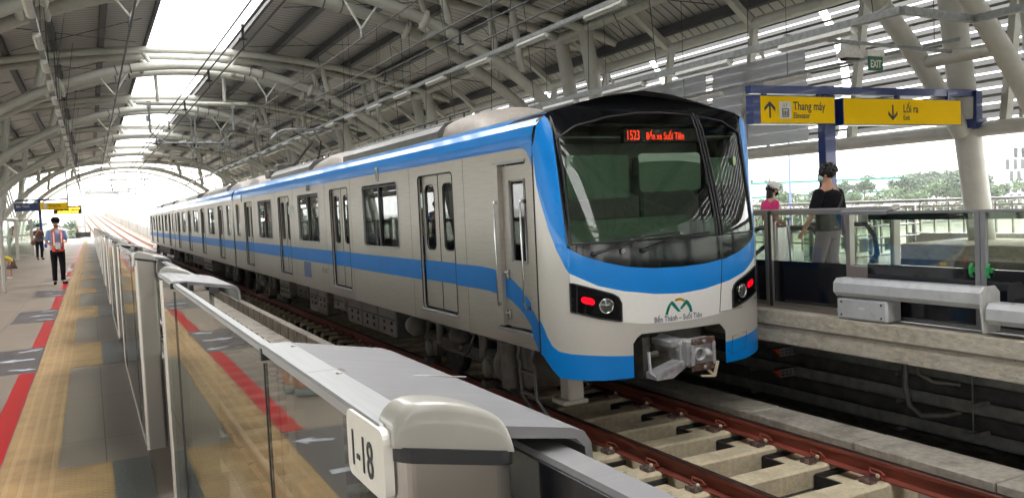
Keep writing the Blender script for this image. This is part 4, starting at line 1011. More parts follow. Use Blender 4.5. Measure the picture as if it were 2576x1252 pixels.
# ---- light tracks
M['tube_on']=emat('lamp face',(1,.98,.94),.55)
def fitting():
    m=MB(); m.prism([(-.05,0),(.05,0),(.075,-.055),(.03,-.09),(-.03,-.09),(-.075,-.055)],'y',0,1.25,0); return m
def light_row(x,z,y0,y1,sp,label,glabel,group,hang=True,n1=None):
    tr=thing('light_track',label,'lighting track')
    m=MB(); m.box(x-.05,x+.05,y0,y1,z,z+.08); m.build('channel','galv',tr)
    y=y0+1; i=0
    while y<y1:
        dx=x-CX; top=zdk(min(abs(dx),11.2))
        if hang:
            m=MB(); m.tube([(x,y,z+.06),(x+(.5 if i%3==1 else 0),y+(1.2 if i%2 else -.2),min(top,6.9) if abs(dx)<11.2 else 4.2)],.008,4); 
            if i%2==0: m.tube([(x,y+.6,z+.06),(x,y+.6,top)],.008,4)
            m.build('hanger_wire','wire',tr)
        y+=3.1; i+=1
    y=y0+.5; me=None
    while y<y1-1.3:
        if me is None: me=fitting().mesh('strip_light',['lampshell'])
        o=bpy.data.objects.new('strip_light',me); C.objects.link(o); o.location=(x,y,z-.01); tag(o,glabel,'strip light',group); y+=sp
    return tr
light_row(8.53,3.48,3.5,104,2.75,'galvanised lighting track hung above the train and far platform edge','white strip light under the long track above the train','strip lights above the train')
light_row(-.63,3.48,3,104,2.75,'galvanised lighting track hung above the near platform','white strip light under the track above the near platform','strip lights above the near platform')
# far platform tracks with a sideways jog
def polytrack(P,label,w=.09,h=.09):
    tr=thing('light_track',label,'lighting track')
    for a,b in zip(P,P[1:]):
        m=MB(); m.beam(a,b,w,h); m.build('channel','galv',tr)
    return tr
Z1=2.1
tr=polytrack([(4.18*Z1,60,Z1),(4.18*Z1,6.9,Z1),(4.88*Z1,7.0,Z1)],'galvanised lighting track over the far platform with a sideways kink')
m=MB(); m.beam((4.88*Z1,7.04,Z1),(4.88*Z1,1.0,Z1),.09,.09); m.build('channel','galv',tr)
for i in range(12):
    for x,y in ((4.18*Z1,7.3+2.2*i),):
        m=MB(); m.tube([(x,y,Z1),(x+(.3 if i%2 else -.1),y+.3,5.6)],.008,4); m.build('hanger_wire','wire',tr)
for y in (5.4,5.7,3.5): m=MB(); m.tube([(4.88*Z1,y,Z1),(4.88*Z1-.15,y+.2,5.6)],.008,4); m.build('hanger_wire','wire',tr)
fm=fitting().mesh('strip_light',['lampshell'])
for y in (7.6,9.9,12.1,14.4,17,19.5,22): o=bpy.data.objects.new('strip_light',fm); C.objects.link(o); o.location=(4.18*Z1,y,Z1-.05); tag(o,'white strip light under the kinked track over the far platform','strip light','strip lights over the far platform')
o=bpy.data.objects.new('strip_light',fm); C.objects.link(o); o.location=(4.88*Z1,4.95,Z1-.05); tag(o,'white strip light hanging over the exit sign, rightmost','strip light')
tr2=polytrack([(5.42*2.5,60,2.5),(5.42*2.5,9.5,2.5)],'thin grey lighting track beside the louvre wall',.05,.05)
for y in (10.2,12.9,15.6,18.3): o=bpy.data.objects.new('strip_light',fm); C.objects.link(o); o.location=(5.42*2.5,y,2.46); tag(o,'slim strip light on the thin track beside the louvre wall','strip light','strip lights beside the louvre wall')
for y in (10,13.5,17,20.5,24): m=MB(); m.tube([(13.55,y,2.5),(13.55,y,5.2)],.008,4); m.build('hanger_wire','wire',tr2)
m=MB(); m.beam((9.4,9.4,2.32),(13.0,9.3,2.22),.05,.05); tag(m.build('cross_channel','galv'),'grey cross channel carrying the exit sign and the loudspeaker','channel')
# loudspeaker and exit sign
m=MB(); m.prism([(10.76,2.42),(10.90,2.42),(10.94,2.2),(11.03,2.11),(11.03,2.06),(10.63,2.06),(10.63,2.11),(10.72,2.2)],'y',9.38,9.56,0); m.prism([(10.67,2.062),(10.99,2.062),(10.95,2.02),(10.71,2.02)],'y',9.40,9.54,1); m.tube([(10.83,9.47,2.42),(10.83,9.47,2.62)],.015,6,1)
tag(m.build('loudspeaker',['lampshell','dark']),'beige flared loudspeaker hanging from the lighting track','loudspeaker')
e=thing('exit_sign','small green EXIT sign under a white housing hanging over the far platform','exit sign')
m=MB(); m.box(11.02,11.40,9.28,9.36,2.07,2.17,b=.01); m.build('housing','lampshell',e)
m=MB(); m.box(11.05,11.37,9.30,9.32,1.85,2.07); ep=m.build('sign_face','exitgreen',e)
text('lettering','EXIT',.165,'signwhite',facing((11.085,9.297,1.90)),ep,'LEFT',.001,.72,.003)
# blue and yellow sign over the far platform
SY=9.75; k_=SY/9
sg=thing('hanging_sign','blue framed yellow sign reading elevator and exit over the far platform','sign')
m=MB(); m.beam((8.98,SY,1.575),(14.32,SY+.05,1.615),.12,.12); m.box(14.22,14.38,SY-.06,SY+.14,.98,1.66); m.box(14.13,14.42,SY-.12,SY+.2,1.0,1.16); m.build('beam','navy',sg)
m=MB(); m.box(10.62,10.86,SY+.06,SY+.22,FL,1.68,b=.01); m.build('pole','navy',sg)
def signpanel(x0,x1,z0,z1,parent):
    m=MB(); m.box(x0-.02,x1+.02,SY-.10,SY+.06,z0-.012,z1+.012); p=m.build('sign_box','navy',parent)
    m=MB(); m.box(x0,x1,SY-.104,SY-.10,z0,z1); m.build('sign_face','yellow',p); return p
pa=signpanel(9.12,10.66,1.065,1.47,sg); pb=signpanel(10.87,13.73,1.05,1.46,sg)
m=MB(); m.box(8.98,9.10,SY-.10,SY+.06,1.05,1.482); m.build('end_cap','navy',sg)
for x in (9.25,10.4,12.2,13.5): m=MB(); m.box(x,x+.07,SY-.03,SY+.03,1.46,1.62); m.build('hanger','navy',sg)
yf=SY-.105
def flatx(name,polys,mat,parent,y=yf,th=.002): return fill2d(name,polys,th,mat,'xz',y-.001,parent)
def arrowv(cx,z0,z1,up):
    w=.035;h=z1-z0; 
    P=[(cx-w*.5,z0),(cx+w*.5,z0),(cx+w*.5,z1-.06),(cx+.11,z1-.15),(cx+.11,z1-.085),(cx,z1+.01),(cx-.11,z1-.085),(cx-.11,z1-.15),(cx-w*.5,z1-.06)]
    if not up: P=[(a,z0+z1-b) for a,b in P]
    return P
flatx('arrow',[arrowv(9.30,1.14,1.385,True)],'black',pa); flatx('arrow',[arrowv(12.0,1.12,1.37,False)],'black',pb)
flatx('pictogram',[rrect(9.49,9.735,1.13,1.39,.02)],'signwhite',pa)
flatx('pictogram',[[(9.545,1.155),(9.68,1.155),(9.68,1.285),(9.545,1.285)],[(9.557,1.167),(9.557,1.273),(9.668,1.273),(9.668,1.167)]]+[[(x,1.175),(x+.018,1.175),(x+.018,1.25),(x,1.25)] for x in (9.57,9.603,9.636)]+[arrowv(9.585,1.30,1.36,False) if False else [(9.575,1.32),(9.585,1.30),(9.595,1.32),(9.588,1.32),(9.588,1.365),(9.582,1.365),(9.582,1.32)],[(9.63,1.345),(9.64,1.365),(9.65,1.345),(9.643,1.345),(9.643,1.30),(9.637,1.30),(9.637,1.345)]],'black',pa,yf-.003)
text('lettering','Thang máy',.185,'black',facing((9.775,yf-.002,1.265)),pa,'LEFT',.001,.84,.002); text('lettering','Elevator',.125,'black',facing((9.775,yf-.002,1.14)),pa,'LEFT',.001,.84,.001)
text('lettering','Lối ra',.185,'black',facing((12.25,yf-.002,1.245)),pb,'LEFT',.001,.84,.002); text('lettering','Exit',.125,'black',facing((12.25,yf-.002,1.12)),pb,'LEFT',.001,.84,.001)
# signs over the near platform far away
sl=thing('hanging_sign','distant blue and yellow hanging sign over the near platform','sign'); k2=58/25
m=MB(); m.box(-3.9,-1.15,57.95,58.05,1.62,1.72); m.build('beam','navy',sl); m=MB(); m.box(-2.72,-2.56,58.1,58.25,FL,1.65); m.build('pole','navy',sl)
m=MB(); m.box(-3.95,-2.66,57.9,58.08,1.02,1.5); p=m.build('sign_box','navy',sl); text('lettering','Bến Thành',.2,'signwhite',facing((-3.85,57.89,1.25)),p,'LEFT',.002,.8)
m=MB(); m.box(-2.60,-1.14,57.9,58.08,1.05,1.48); p=m.build('sign_box','yellow',sl); text('lettering','Thang máy',.19,'black',facing((-2.15,57.89,1.25)),p,'LEFT',.002,.8); text('lettering','Elevator',.12,'black',facing((-2.15,57.89,1.1)),p,'LEFT',.002,.8)
m=MB(); m.box(-2.42,-2.22,57.885,57.895,1.12,1.4); m.build('pictogram','signwhite',p)
ld=thing('led_board','distant black LED board with yellow scrolling text over the near platform','display board')
m=MB(); m.box(-1.98,-.42,60,60.2,.80,1.28); p=m.build('housing','black',ld)
M['amberled']=emat('amber led',(1,.42,.02),2.2)
text('lettering','QUÝ KHÁCH',.17,'amberled',facing((-1.12,59.98,1.06)),p,'LEFT',.002,.62,.003); text('lettering','HÀO MỪNG QUÝ KHÁCH',.17,'amberled',facing((-1.75,59.98,.86)),p,'LEFT',.002,.58,.003)
m=MB(); m.box(-1.2,-1.1,60.05,60.15,1.28,5.5); m.build('drop_rod','chord',ld)
# ---- overhead line
def wire(P,r,label,n='contact_wire',sag=.0):
    m=MB(); Q=[]
    for a,b in zip(P,P[1:]):
        for i in range(9): t=i/9; Q.append((a[0]+(b[0]-a[0])*t,a[1]+(b[1]-a[1])*t,a[2]+(b[2]-a[2])*t-sag*4*t*(1-t)))
    Q.append(P[-1]); m.tube(Q,r,5); return tag(m.build(n,'wire'),label,'overhead wire')
for x,lab in ((2.2,'near track'),(5.71,'far track')):
    zc=2.86 if x<3 else 2.94
    wire([(x,-12,zc),(x,36.6,zc+.3),(x,101,zc),(x+1,200,zc+3)],.016,'upper messenger wire over the '+lab)
    w=wire([(x+.03,-12,zc-.22),(x,36.6,zc-.2+.3),(x,101,zc-.2),(x+1,200,zc+2.7)],.014,'lower messenger wire over the '+lab)
    wire([(x,-12,2.50 if x<3 else 2.62),(x,101,2.55),(x+1,200,5.2)],.013,'thin contact wire over the '+lab)
    for y in (6.5,9.5,13,17,21.5,26,31):
        q=MB(); q.box(x-.05,x+.07,y-.012,y+.012,zc-.23,zc-.20); q.box(x-.01,x+.03,y-.012,y+.012,zc-.22,zc+.01); q.tube([(x+.03,y+.1,zc-.1),(x+.03,y+.1,zc-.36)],.006,4); q.build('wire_clamp','wire',w)
for x,lab in ((1.15,'thick feeder wire hung above the near platform edge'),(6.75,'thick feeder wire hung above the far track')): wire([(x,-12,4.6),(x,101,4.6)],.028 if x<3 else .018,lab,'feeder_wire')
for y in (22.5,35.8,49.1,63.5,80,99):
    for x,sd_ in ((1.15,'near'),(6.75,'far')):
        m=MB(); d=x-CX
        for q in (-.5,.5): m.tube([(x+q,y-.72,zlo(d+q)-.1),(x,y-.72,4.85)],.035,6,0)
        m.lathe((x,y-.72,4.58),[(.02,0),(.07,.03),(.03,.07),(.07,.11),(.03,.15),(.05,.22),(.03,.3)],10,1)
        tag(m.build('wire_bracket',['chord','galv']),'white V shaped wire bracket with an insulator on the %s side of the arches'%sd_,'wire bracket','V shaped wire brackets')
def ocs(y,label):
    o=thing('overhead_support',label,'overhead line support')
    m=MB(); m.tube([(1.95,y,4.78),(6.25,y,4.78)],.085,10); m.tube([(2.78,y,4.8),(2.74,y,zlo(1.2)-.05)],.07,8); m.tube([(5.35,y,4.8),(5.37,y,zlo(1.4)-.05)],.07,8); m.build('drop_frame','chord',o)
    for x in (2.42,5.65):
        m=MB(); m.box(x-.08,x+.08,y-.08,y+.08,4.6,4.85); m.tube([(x,y,4.6),(x,y,4.1)],.05,8); m.lathe((x,y,3.62),[(.03,0),(.08,.04),(.04,.08),(.08,.13),(.04,.18),(.08,.25),(.04,.3),(.06,.5)],10); m.box(x-.14,x+.02,y-.03,y+.03,4.05,4.3)
        m.tube([(x,y,3.62),(x+(.55 if x<4 else -.55),y,3.2)],.03,6); m.build('insulator','galv',o)
    m=MB(); m.tube([(3.75,y,4.8),(3.85,y,4.4),(3.98,y,4.1),(3.98,y,2.9)],.04,6); m.tube([(4.35,y,4.8),(4.25,y,4.4),(4.12,y,4.1),(4.12,y,2.9)],.04,6); m.build('centre_mast','galv',o)
    m=MB(); m.tube([(2.2,y,3.19),(5.95,y,3.17)],.035,8)
    for x in (3.45,4.45): m.lathe((x,y,3.18),[(.05,i*.045) if i%2 else (.10,i*.045) for i in range(8)],10,0,'x')
    m.tube([(3.1,y,3.1),(2.8,y,3.02),(2.4,y,2.75)],.03,6); m.tube([(5.0,y,3.1),(5.3,y,3.02),(5.75,y,2.8)],.03,6); m.build('registration_arm','galv',o)
    return o
ocs(36.8,'nearest overhead line support frame hung from the third roof truss'); ocs(100.2,'distant overhead line support frame at the end of the roof')
# =====================================================================  BACKGROUND
def leafmat(name,c1,c2):
    m,t,b=newmat(name); L=t.links; b.inputs['Roughness'].default_value=.7
    g=t.nodes.new('ShaderNodeNewGeometry'); r=t.nodes.new('ShaderNodeValToRGB'); r.color_ramp.elements[0].color=(*c1,1); r.color_ramp.elements[1].color=(*c2,1)
    L.new(g.outputs['Random Per Island'],r.inputs[0]); L.new(r.outputs[0],b.inputs['Base Color']); return m
M['leaf']=leafmat('leaves',(.025,.055,.018),(.09,.15,.05)); M['leafdark']=leafmat('dark leaves',(.018,.04,.02),(.05,.09,.035)); M['bark']=pmat('bark',(.12,.09,.06),.9)
m=MB(); m.grid(lambda u,v: Vector((-1500+4000*u,-200+3200*v,-13+2*math.sin(7*u)*math.sin(5*v))),40,40); struct('ground',m,pmat('hazy ground',(.16,.17,.13),.95,scale=.05,var=.3))
def leafcloud(mb,c,r,n,size):
    for _ in range(n):
        while True:
            p=Vector((random.uniform(-1,1),random.uniform(-1,1),random.uniform(-1,1)))
            if p.length<1: break
        p=p*(.55+.45*random.random())/max(p.length,.3)*p.length**.5 if p.length>0 else p
        q=Vector((c[0]+p.x*r[0],c[1]+p.y*r[1],c[2]+p.z*r[2])); a=Vector((random.gauss(0,1),random.gauss(0,1),random.gauss(0,.6))).normalized(); b=a.cross(Vector((random.gauss(0,1),random.gauss(0,1),random.gauss(0,1)))).normalized()
        s=size*random.uniform(.6,1.3); mb.add([q-a*s-b*s*.6,q+a*s-b*s*.6,q+a*s+b*s*.6,q-a*s+b*s*.6],[(0,1,2,3)])
def tree(h,w,kind,label,loc,group='trees in the distance'):
    t=thing('broadleaf_tree',label,'tree',loc,random.uniform(0,6),group)
    m=MB(); m.tube([(0,0,0),(0.1,0,h*.35),(-.1,.1,h*.7)],[h*.035,h*.028,h*.012],7)
    for k in range(5): a=k*1.3; m.tube([(0,0,h*(.3+.06*k)),(math.cos(a)*w*.5,math.sin(a)*w*.5,h*(.55+.07*k))],[h*.015,h*.005],5)
    m.build('trunk','bark',t)
    m=MB(); 
    for k in range(9): 
        a=k*2.4; rr=w*.55*math.sqrt(k/9.); leafcloud(m,(math.cos(a)*rr,math.sin(a)*rr,h*(.55+.38*random.random()*(1-rr/w))),(w*.34,w*.34,h*.16),130,w*.055)
    m.build('crown',kind,t); return t
ta=tree(11,6,'leaf','rounded mid green tree in the far tree line seen over the far platform',(190,205,-13)); tb=tree(14,7,'leafdark','tall dark green tree in the far tree line seen over the far platform',(270,210,-13))
for i in range(26):
    src=ta if i%2 else tb; y=190+random.uniform(-12,25); x=(182+5.2*i)*(y/200)
    c=copy_tree(src,loc=(x,y,-13.2+(3.4 if i>14 else 6.4)+random.uniform(-.6,.6)),rz=random.uniform(0,6)); s=random.uniform(.75,1.0)*(1.12 if i>14 else .85); c.scale=(s,s,s)
for i in range(14):
    c=copy_tree(ta if i%2 else tb,loc=(-62+5.5*i*1.0,330+random.uniform(-30,40),-12+random.uniform(-1,1)),rz=i,label='%s tree on the hill beyond the near platform end'%('rounded mid green' if i%2 else 'tall dark green'),group='trees beyond the platform end'); s=random.uniform(.9,1.35); c.scale=(s,s,s)
for i in range(8):
    c=copy_tree(tb if i%2 else ta,loc=(60+8*i,300+random.uniform(-20,20),-12),rz=i,label='%s tree seen past the end of the train'%('rounded mid green' if not i%2 else 'tall dark green'),group='trees past the train'); 
m=MB()
for i in range(120):
    x=250+random.uniform(0,75); y=240+random.uniform(0,40); leafcloud(m,(x*1.15,y,-4+9.0*min(1,(x-245)/30)*random.uniform(.3,1)),(5,5,2.4),60,.7)
tag(m.build('wooded_hill','leafdark'),'hazy wooded hillside behind the far tree line','woods',kind='stuff')
m=MB()
for i in range(60): x=-150+i*3.2; leafcloud(m,(x,470+random.uniform(0,30),-8+10*math.exp(-((x+22)/26)**2)*random.random()+random.uniform(0,2)),(6,6,3),50,.8)
tag(m.build('wooded_hill','leaf'),'pale wooded hill beyond the near platform end',"woods",kind='stuff')
m=MB()
for i in range(210):
    x=172+.78*i*1.0; y=200+random.uniform(-4,10); hh=1.9+1.1*math.sin(i*.21)+1.4*max(0,min(1,(x-235)/25)); leafcloud(m,(x*y/200,y,-5.2+hh+random.uniform(-.5,.4)),(2.6,2.4,2.2+random.random()),46,.42)
    leafcloud(m,(x*y/200,y,-9),(2.6,2.4,3.5),20,.6)
tag(m.build('shrub_belt','leaf'),'continuous belt of pale green shrubs and treetops beyond the far platform','woods',kind='stuff')
# factory, tower, lamp pole
f=thing('factory_building','long low white factory with thin teal trim lines far behind the man in black','factory')
M['facwhite']=pmat('white cladding',(.72,.73,.74),.6,var=.02); M['tealtrim']=pmat('teal trim',(.01,.17,.14),.7,spec=.1)
m=MB(); m.box(150,259,203,240,-13,3.4); m.build('wall','facwhite',f)
m=MB(); m.box(149.8,259.3,202.8,203.1,3.1,3.7); m.box(149.8,259.3,202.8,203.1,-1.3,-.8); m.build('trim','tealtrim',f)
tw=thing('office_tower','white office tower with a checker pattern of tall windows at the right edge','office tower')
m=MB(); m.box(309.5,345,200,206,-13,9.6); m.build('wall','facwhite',tw)
m=MB(); m.box(312.5,345,200.2,206,9.6,13.4); m.build('roof_block','facwhite',tw)
M['twin']=pmat('tower window glass',(.018,.024,.028),.6,spec=.1)
for r_ in range(7):
    for c_ in range(5):
        x0=(310. if r_>0 else 313.)+4.6*c_+(0 if r_%2 else 2.2); z1_=13.1-4.4*r_
        w=MB()
        for q in range(3): w.box(x0+.8*q,x0+.8*q+.55,199.9,200.0,z1_-3.9,z1_)
        w.build('window','twin',tw)
m=MB(); m.tube([(60.1,60,-13),(60.1,60,7)],.11,8); m.tube([(60.1,60,7),(60.1,60,9.5)],.07,6,1); tag(m.build('mast',[pmat('violet blue pole',(.12,.15,.5),.5),'redend']),'thin violet blue mast behind the woman in the cap','mast')
# low buildings beyond the near platform end
for i,(x0,x1,y,h,c) in enumerate(((-30,-16,190,-4,'facwhite'),(-14,-5,230,-1,'concrete'),(-52,-34,210,-3,'concrete'))):
    b_=thing('low_building','%s low building in the haze beyond the platform end'%('wide white','small grey','leftmost grey')[i],'building')
    m=MB(); m.box(x0,x1,y,y+12,-13,h); m.build('wall',c,b_); m=MB(); m.prism([(x0-.5,h),(x1+.5,h),((x0+x1)/2,h+1.6)],'y',y-.3,y+12.3); m.build('roof','carsteel',b_)
    for k in range(4): w=MB(); w.box(x0+1.5+k*(x1-x0)/4.3,x0+2.7+k*(x1-x0)/4.3,y-.05,y,h-2.4,h-1.2); w.build('window','twin',b_)
# viaduct beyond the station
def vx(y): return 3.95-3.9*((y-108)/215.)**1.25 if y>108 else 3.95
def vz(y): return -2.92+6.6*((y-108)/212.)**1.25 if y>108 else -2.92
M['farconc']=pmat('weathered viaduct concrete',(.20,.19,.165),.9,scale=.8,var=.25)
YV=[108+8*i for i in range(27)]
def ribbon(mb,xa,xb,za,zb,mi=0):
    vs=[];
    for y in YV: vs+= [(vx(y)+xa,y,vz(y)+za),(vx(y)+xb,y,vz(y)+za),(vx(y)+xb,y,vz(y)+zb),(vx(y)+xa,y,vz(y)+zb)]
    n=len(YV); mb.add(vs,[(4*i+a,4*i+(a+1)%4,4*i+4+(a+1)%4,4*i+4+a) for i in range(n-1) for a in range(4)]+[(0,1,2,3),(4*n-4,4*n-3,4*n-2,4*n-1)],mi)
m=MB(); ribbon(m,-4.6,4.6,-1.6,-.0); struct('viaduct_deck',m,pmat('rust stained concrete',(.17,.125,.095),.9,scale=1,var=.15))
M['farrail']=pmat('far rust rail',(.12,.035,.02),.6)
for a in (-2.5,-1.0,1.01,2.515):
    m=MB(); ribbon(m,a-.05,a+.05,0,.35); tag(m.build('rail','farrail'),'rusty rail running on along the viaduct beyond the station','rail','viaduct rails')
m=MB(); ribbon(m,-.35,.35,0,.25); tag(m.build('walkway_slab','farconc'),'central concrete walkway between the viaduct tracks','walkway')
for a,l in ((-4.6,'left'),(4.4,'right')):
    m=MB(); ribbon(m,a,a+.2,-.1,1.5); tag(m.build('parapet','farconc'),l+' concrete parapet wall of the viaduct','parapet')
rl=thing('viaduct_railing','light metal railing along the right side of the viaduct','railing')
for z_ in (1.9,2.2,2.5): m=MB(); ribbon(m,6.6,6.66,z_,z_+.06); m.build('rail_bar','steel',rl)
for y in YV[::1]: m=MB(); m.box(vx(y)+6.6,vx(y)+6.68,y,y+.08,vz(y)+.5,vz(y)+2.5); m.build('baluster','steel',rl)
m=MB(); ribbon(m,5.2,7.2,.2,1.3); struct('viaduct_side_deck',m,'farconc')
for i,(y) in enumerate((122,142,165,190,215)):
    p=thing('line_gantry','tubular gantry over the viaduct, %s of five'%('nearest','second','third','fourth','farthest')[i],'gantry'); x0,x1=vx(y)-4.4,vx(y)+4.4; zb=vz(y); zt=zb+7.3
    m=MB(); m.tube([(x0,y,zb),(x0,y,zt-1),(x0+.4,y,zt-.2),(x0+1.2,y,zt),(x1-1.2,y,zt),(x1-.4,y,zt-.2),(x1,y,zt-1),(x1,y,zb)],.12,7); m.build('frame','galv',p)
    for x in (vx(y)-1.9,vx(y)+1.9): m=MB(); m.tube([(x,y,zt),(x,y,zt-1.2),(x+.6,y,zt-1.7)],.06,6); m.build('insulator','galv',p)
# =====================================================================  PLATFORM FURNITURE
g=thing('end_gate','low black end gate closing the near platform','gate'); m=MB(); m.box(-1.5,0,107,107.1,-1.30,-.72); m.build('panel','blackpanel',g)
m=MB(); 
for x in (-1.5,-.03): m.box(x,x+.08,107,107.1,FL,-.1)
m.box(-1.5,.05,107,107.1,-.15,-.08); m.build('frame','steel',g)
r=thing('end_railing','steel railing across the end of the near platform','railing')
for z_ in (-.15,-.45,-.75,-1.05): m=MB(); m.tube([(-7,106,z_),(-1.5,106,z_)],.03,6); m.build('rail_bar','steel',r)
for i in range(9): m=MB(); m.tube([(-7+.68*i,106,FL),(-7+.68*i,106,-.12)],.03,6); m.build('baluster','steel',r)
gb=thing('glass_lift_enclosure','steel framed glass enclosure on the near platform at the left edge','glass enclosure')
for x,y in ((-3.75,50),(-2.72,50),(-3.75,44),(-3.0,44)): m=MB(); m.box(x-.06,x+.06,y-.06,y+.06,FL,.45); m.build('post','steel',gb)
for a,b,c,d in ((-3.7,-2.75,50,50),(-3.7,-3.05,44,44)):
    m=MB(); m.box(a,b,c-.01,c+.01,FL+.1,.38); m.build('glass_pane','gateglass',gb)
    for z_ in (FL+.06,-.35,.42): m=MB(); m.box(a,b,c-.04,c+.04,z_-.04,z_+.04); m.build('rail_bar','steel',gb)
for i,(x,y,h) in enumerate(((-1.80,22,1.5),)):
    m=MB(); m.box(x-.04,x+.04,y-.05,y+.05,FL,h,b=.01); tag(m.build('mast','steel'),'%s steel post at the very left edge of the picture'%('tall slim','shorter slim'),'post') if False else tag(m.build('mast','steel'),('tall' if i==0 else 'shorter')+' slim steel post at the very left edge','post')
rb=MB(); rb.box(-5.4,-5.1,75,75.1,-.95,.24); rb.box(-5.35,-5.15,75,75.1,FL,-.95,1); tag(rb.build('red_board',['redtape','steel']),'upright red notice board far down the near platform','notice board')
# far platform: outer railing, barrier frames, escalator, concrete block
rl=thing('outer_railing','steel railing with closely set balusters along the outer edge of the far platform','railing')
for z_ in (-.30,-.42,-1.25): m=MB(); m.tube([(15.6,-2,z_),(15.6,40,z_)],.03 if z_<-.35 else .04,6); m.build('rail_bar','handrail',rl)
for i in range(84): m=MB(); y=2+.33*i; m.box(15.58,15.62,y,y+.035,FL,-.36) ; m.build('baluster','steel',rl)
M['perf']=tmix('perforated steel panel',(.25,.25,.25),.3)
for i,(y0,lab) in enumerate(((11.3,'nearer'),(12.35,'farther'))):
    b_=thing('barrier_frame','%s tubular steel barrier with perforated panels behind the far platform gates'%lab,'barrier')
    for x in (12.9+.0,13.5,14.1,14.6): m=MB(); m.tube([(x,y0,FL),(x,y0,-.32)],.045,8); m.build('post','handrail',b_)
    for z_ in (-.35,-.72,-.95,-1.28): m=MB(); m.tube([(12.7,y0-.02,z_),(14.7,y0-.02,z_)],.022,6); m.build('rail_bar','handrail',b_)
    for x in (13.05,13.75): 
        for z_ in (-.66,-1.2): m=MB(); m.box(x,x+.22,y0-.01,y0+.01,z_,z_+.24); m.build('perforated_panel','perf',b_)
m=MB(); m.box(13.3,15.2,7.0,10.6,FL+.10,-1.03,0,.02); m.box(13.2,15.3,6.9,10.7,FL,FL+.12,1); m.box(13.19,13.2,9.6,9.72,FL+.03,FL+.09,2)
tag(m.build('concrete_plinth',['edgeconc','darkg','yellow']),'cream concrete plinth block on the far platform with a small yellow tag','plinth')
m=MB(); m.box(15.3,15.5,1,12,-1.35,-.95); m.box(15.25,15.3,1,9,-.80,-.45); tag(m.build('wall_panel','lampshell'),'low white panel in front of the outer railing at the right edge','panel')
es=thing('escalator','escalator with glass sides and black handrails going down behind the man','escalator')
for x in (9.75,10.9):
    m=MB(); m.add([(x,10.6,-.55),(x,9.2,-.62),(x,9.2,FL),(x,10.6,FL)],[(0,1,2,3)]); m.box(x-.005,x+.005,9.3,10.6,FL,-.6); m.build('glass_side','gateglass',es)
    m=MB(); m.tube([(x,9.25,-1.2),(x,9.1,-1.0),(x,9.15,-.72),(x,9.3,-.55),(x,10.4,-.55),(x,11.2,-.75),(x,14,-2.4)],.04,8); m.build('handrail','gasket',es)
    m=MB(); m.box(x-.06,x+.06,9.2,10.7,FL,FL+.2); m.beam((x,10.7,-1.3),(x,14,-3.3),.12,.3); m.build('skirt_panel','handrail',es)
for z_ in (-.62,-.9): m=MB(); m.tube([(8.95,9.15,-1.05+z_*0-.1),(9.3,9.6,z_-.15),(10.1,10.6,z_+.12)],.022,6); m.build('guard_bar','handrail',es)
m=MB(); m.tube([(8.9,9.2,FL),(8.9,9.2,-.42),(9.15,9.2,-.38),(9.2,9.2,-1.0)],.025,6); m.box(8.95,9.15,9.2,9.22,-1.2,-.5); tag(m.build('newel_guard',['handrail']),'polished steel guard hoop by the escalator landing','guard')
# =====================================================================  PEOPLE
def skin(name,N,E,mat,parent,root,sub=2,tf=None):
    me=bpy.data.meshes.new('s'); keys=list(N); me.from_pydata([N[k][0] for k in keys],[(keys.index(a),keys.index(b)) for a,b in E],[])
    o=bpy.data.objects.new('s',me); C.objects.link(o); md=o.modifiers.new('k','SKIN'); md.use_smooth_shade=True
    for i,k in enumerate(keys):
        r=N[k][1]; r=r if isinstance(r,tuple) else (r,r); me.skin_vertices[0].data[i].radius=r; me.skin_vertices[0].data[i].use_root=(k==root)
    sb=o.modifiers.new('b','SUBSURF'); sb.levels=sub; sb.render_levels=sub
    dg=bpy.context.evaluated_depsgraph_get(); m2=bpy.data.meshes.new_from_object(o.evaluated_get(dg)); bpy.data.objects.remove(o)
    for p in m2.polygons: p.use_smooth=True
    m2.materials.clear(); m2.materials.append(M[mat]); m2.name=name
    ob=bpy.data.objects.new(name,m2); C.objects.link(ob); ob.parent=parent; return ob
def pose(h, P):
    """default standing figure, facing -Y, height 1 scale; P overrides joints (metres, feet at 0)"""
    s=h/1.72
    J=dict(pel=(0,0,.94),wai=(0,0,1.08),che=(0,.01,1.28),nkb=(0,.01,1.44),nk=(0,0,1.50),
           shl=(.165,.01,1.40),ell=(.21,.03,1.12),wrl=(.22,-.04,.87),shr=(-.165,.01,1.40),elr=(-.21,.03,1.12),wrr=(-.22,-.04,.87),
           hil=(.085,0,.90),knl=(.10,-.02,.50),anl=(.10,.03,.09),tol=(.11,-.13,.035),hir=(-.085,0,.90),knr=(-.10,-.02,.50),anr=(-.10,.03,.09),tor=(-.11,-.13,.035),hd=(0,-.02,1.62))
    J.update(P); return {k:Vector(v)*s for k,v in J.items()},s
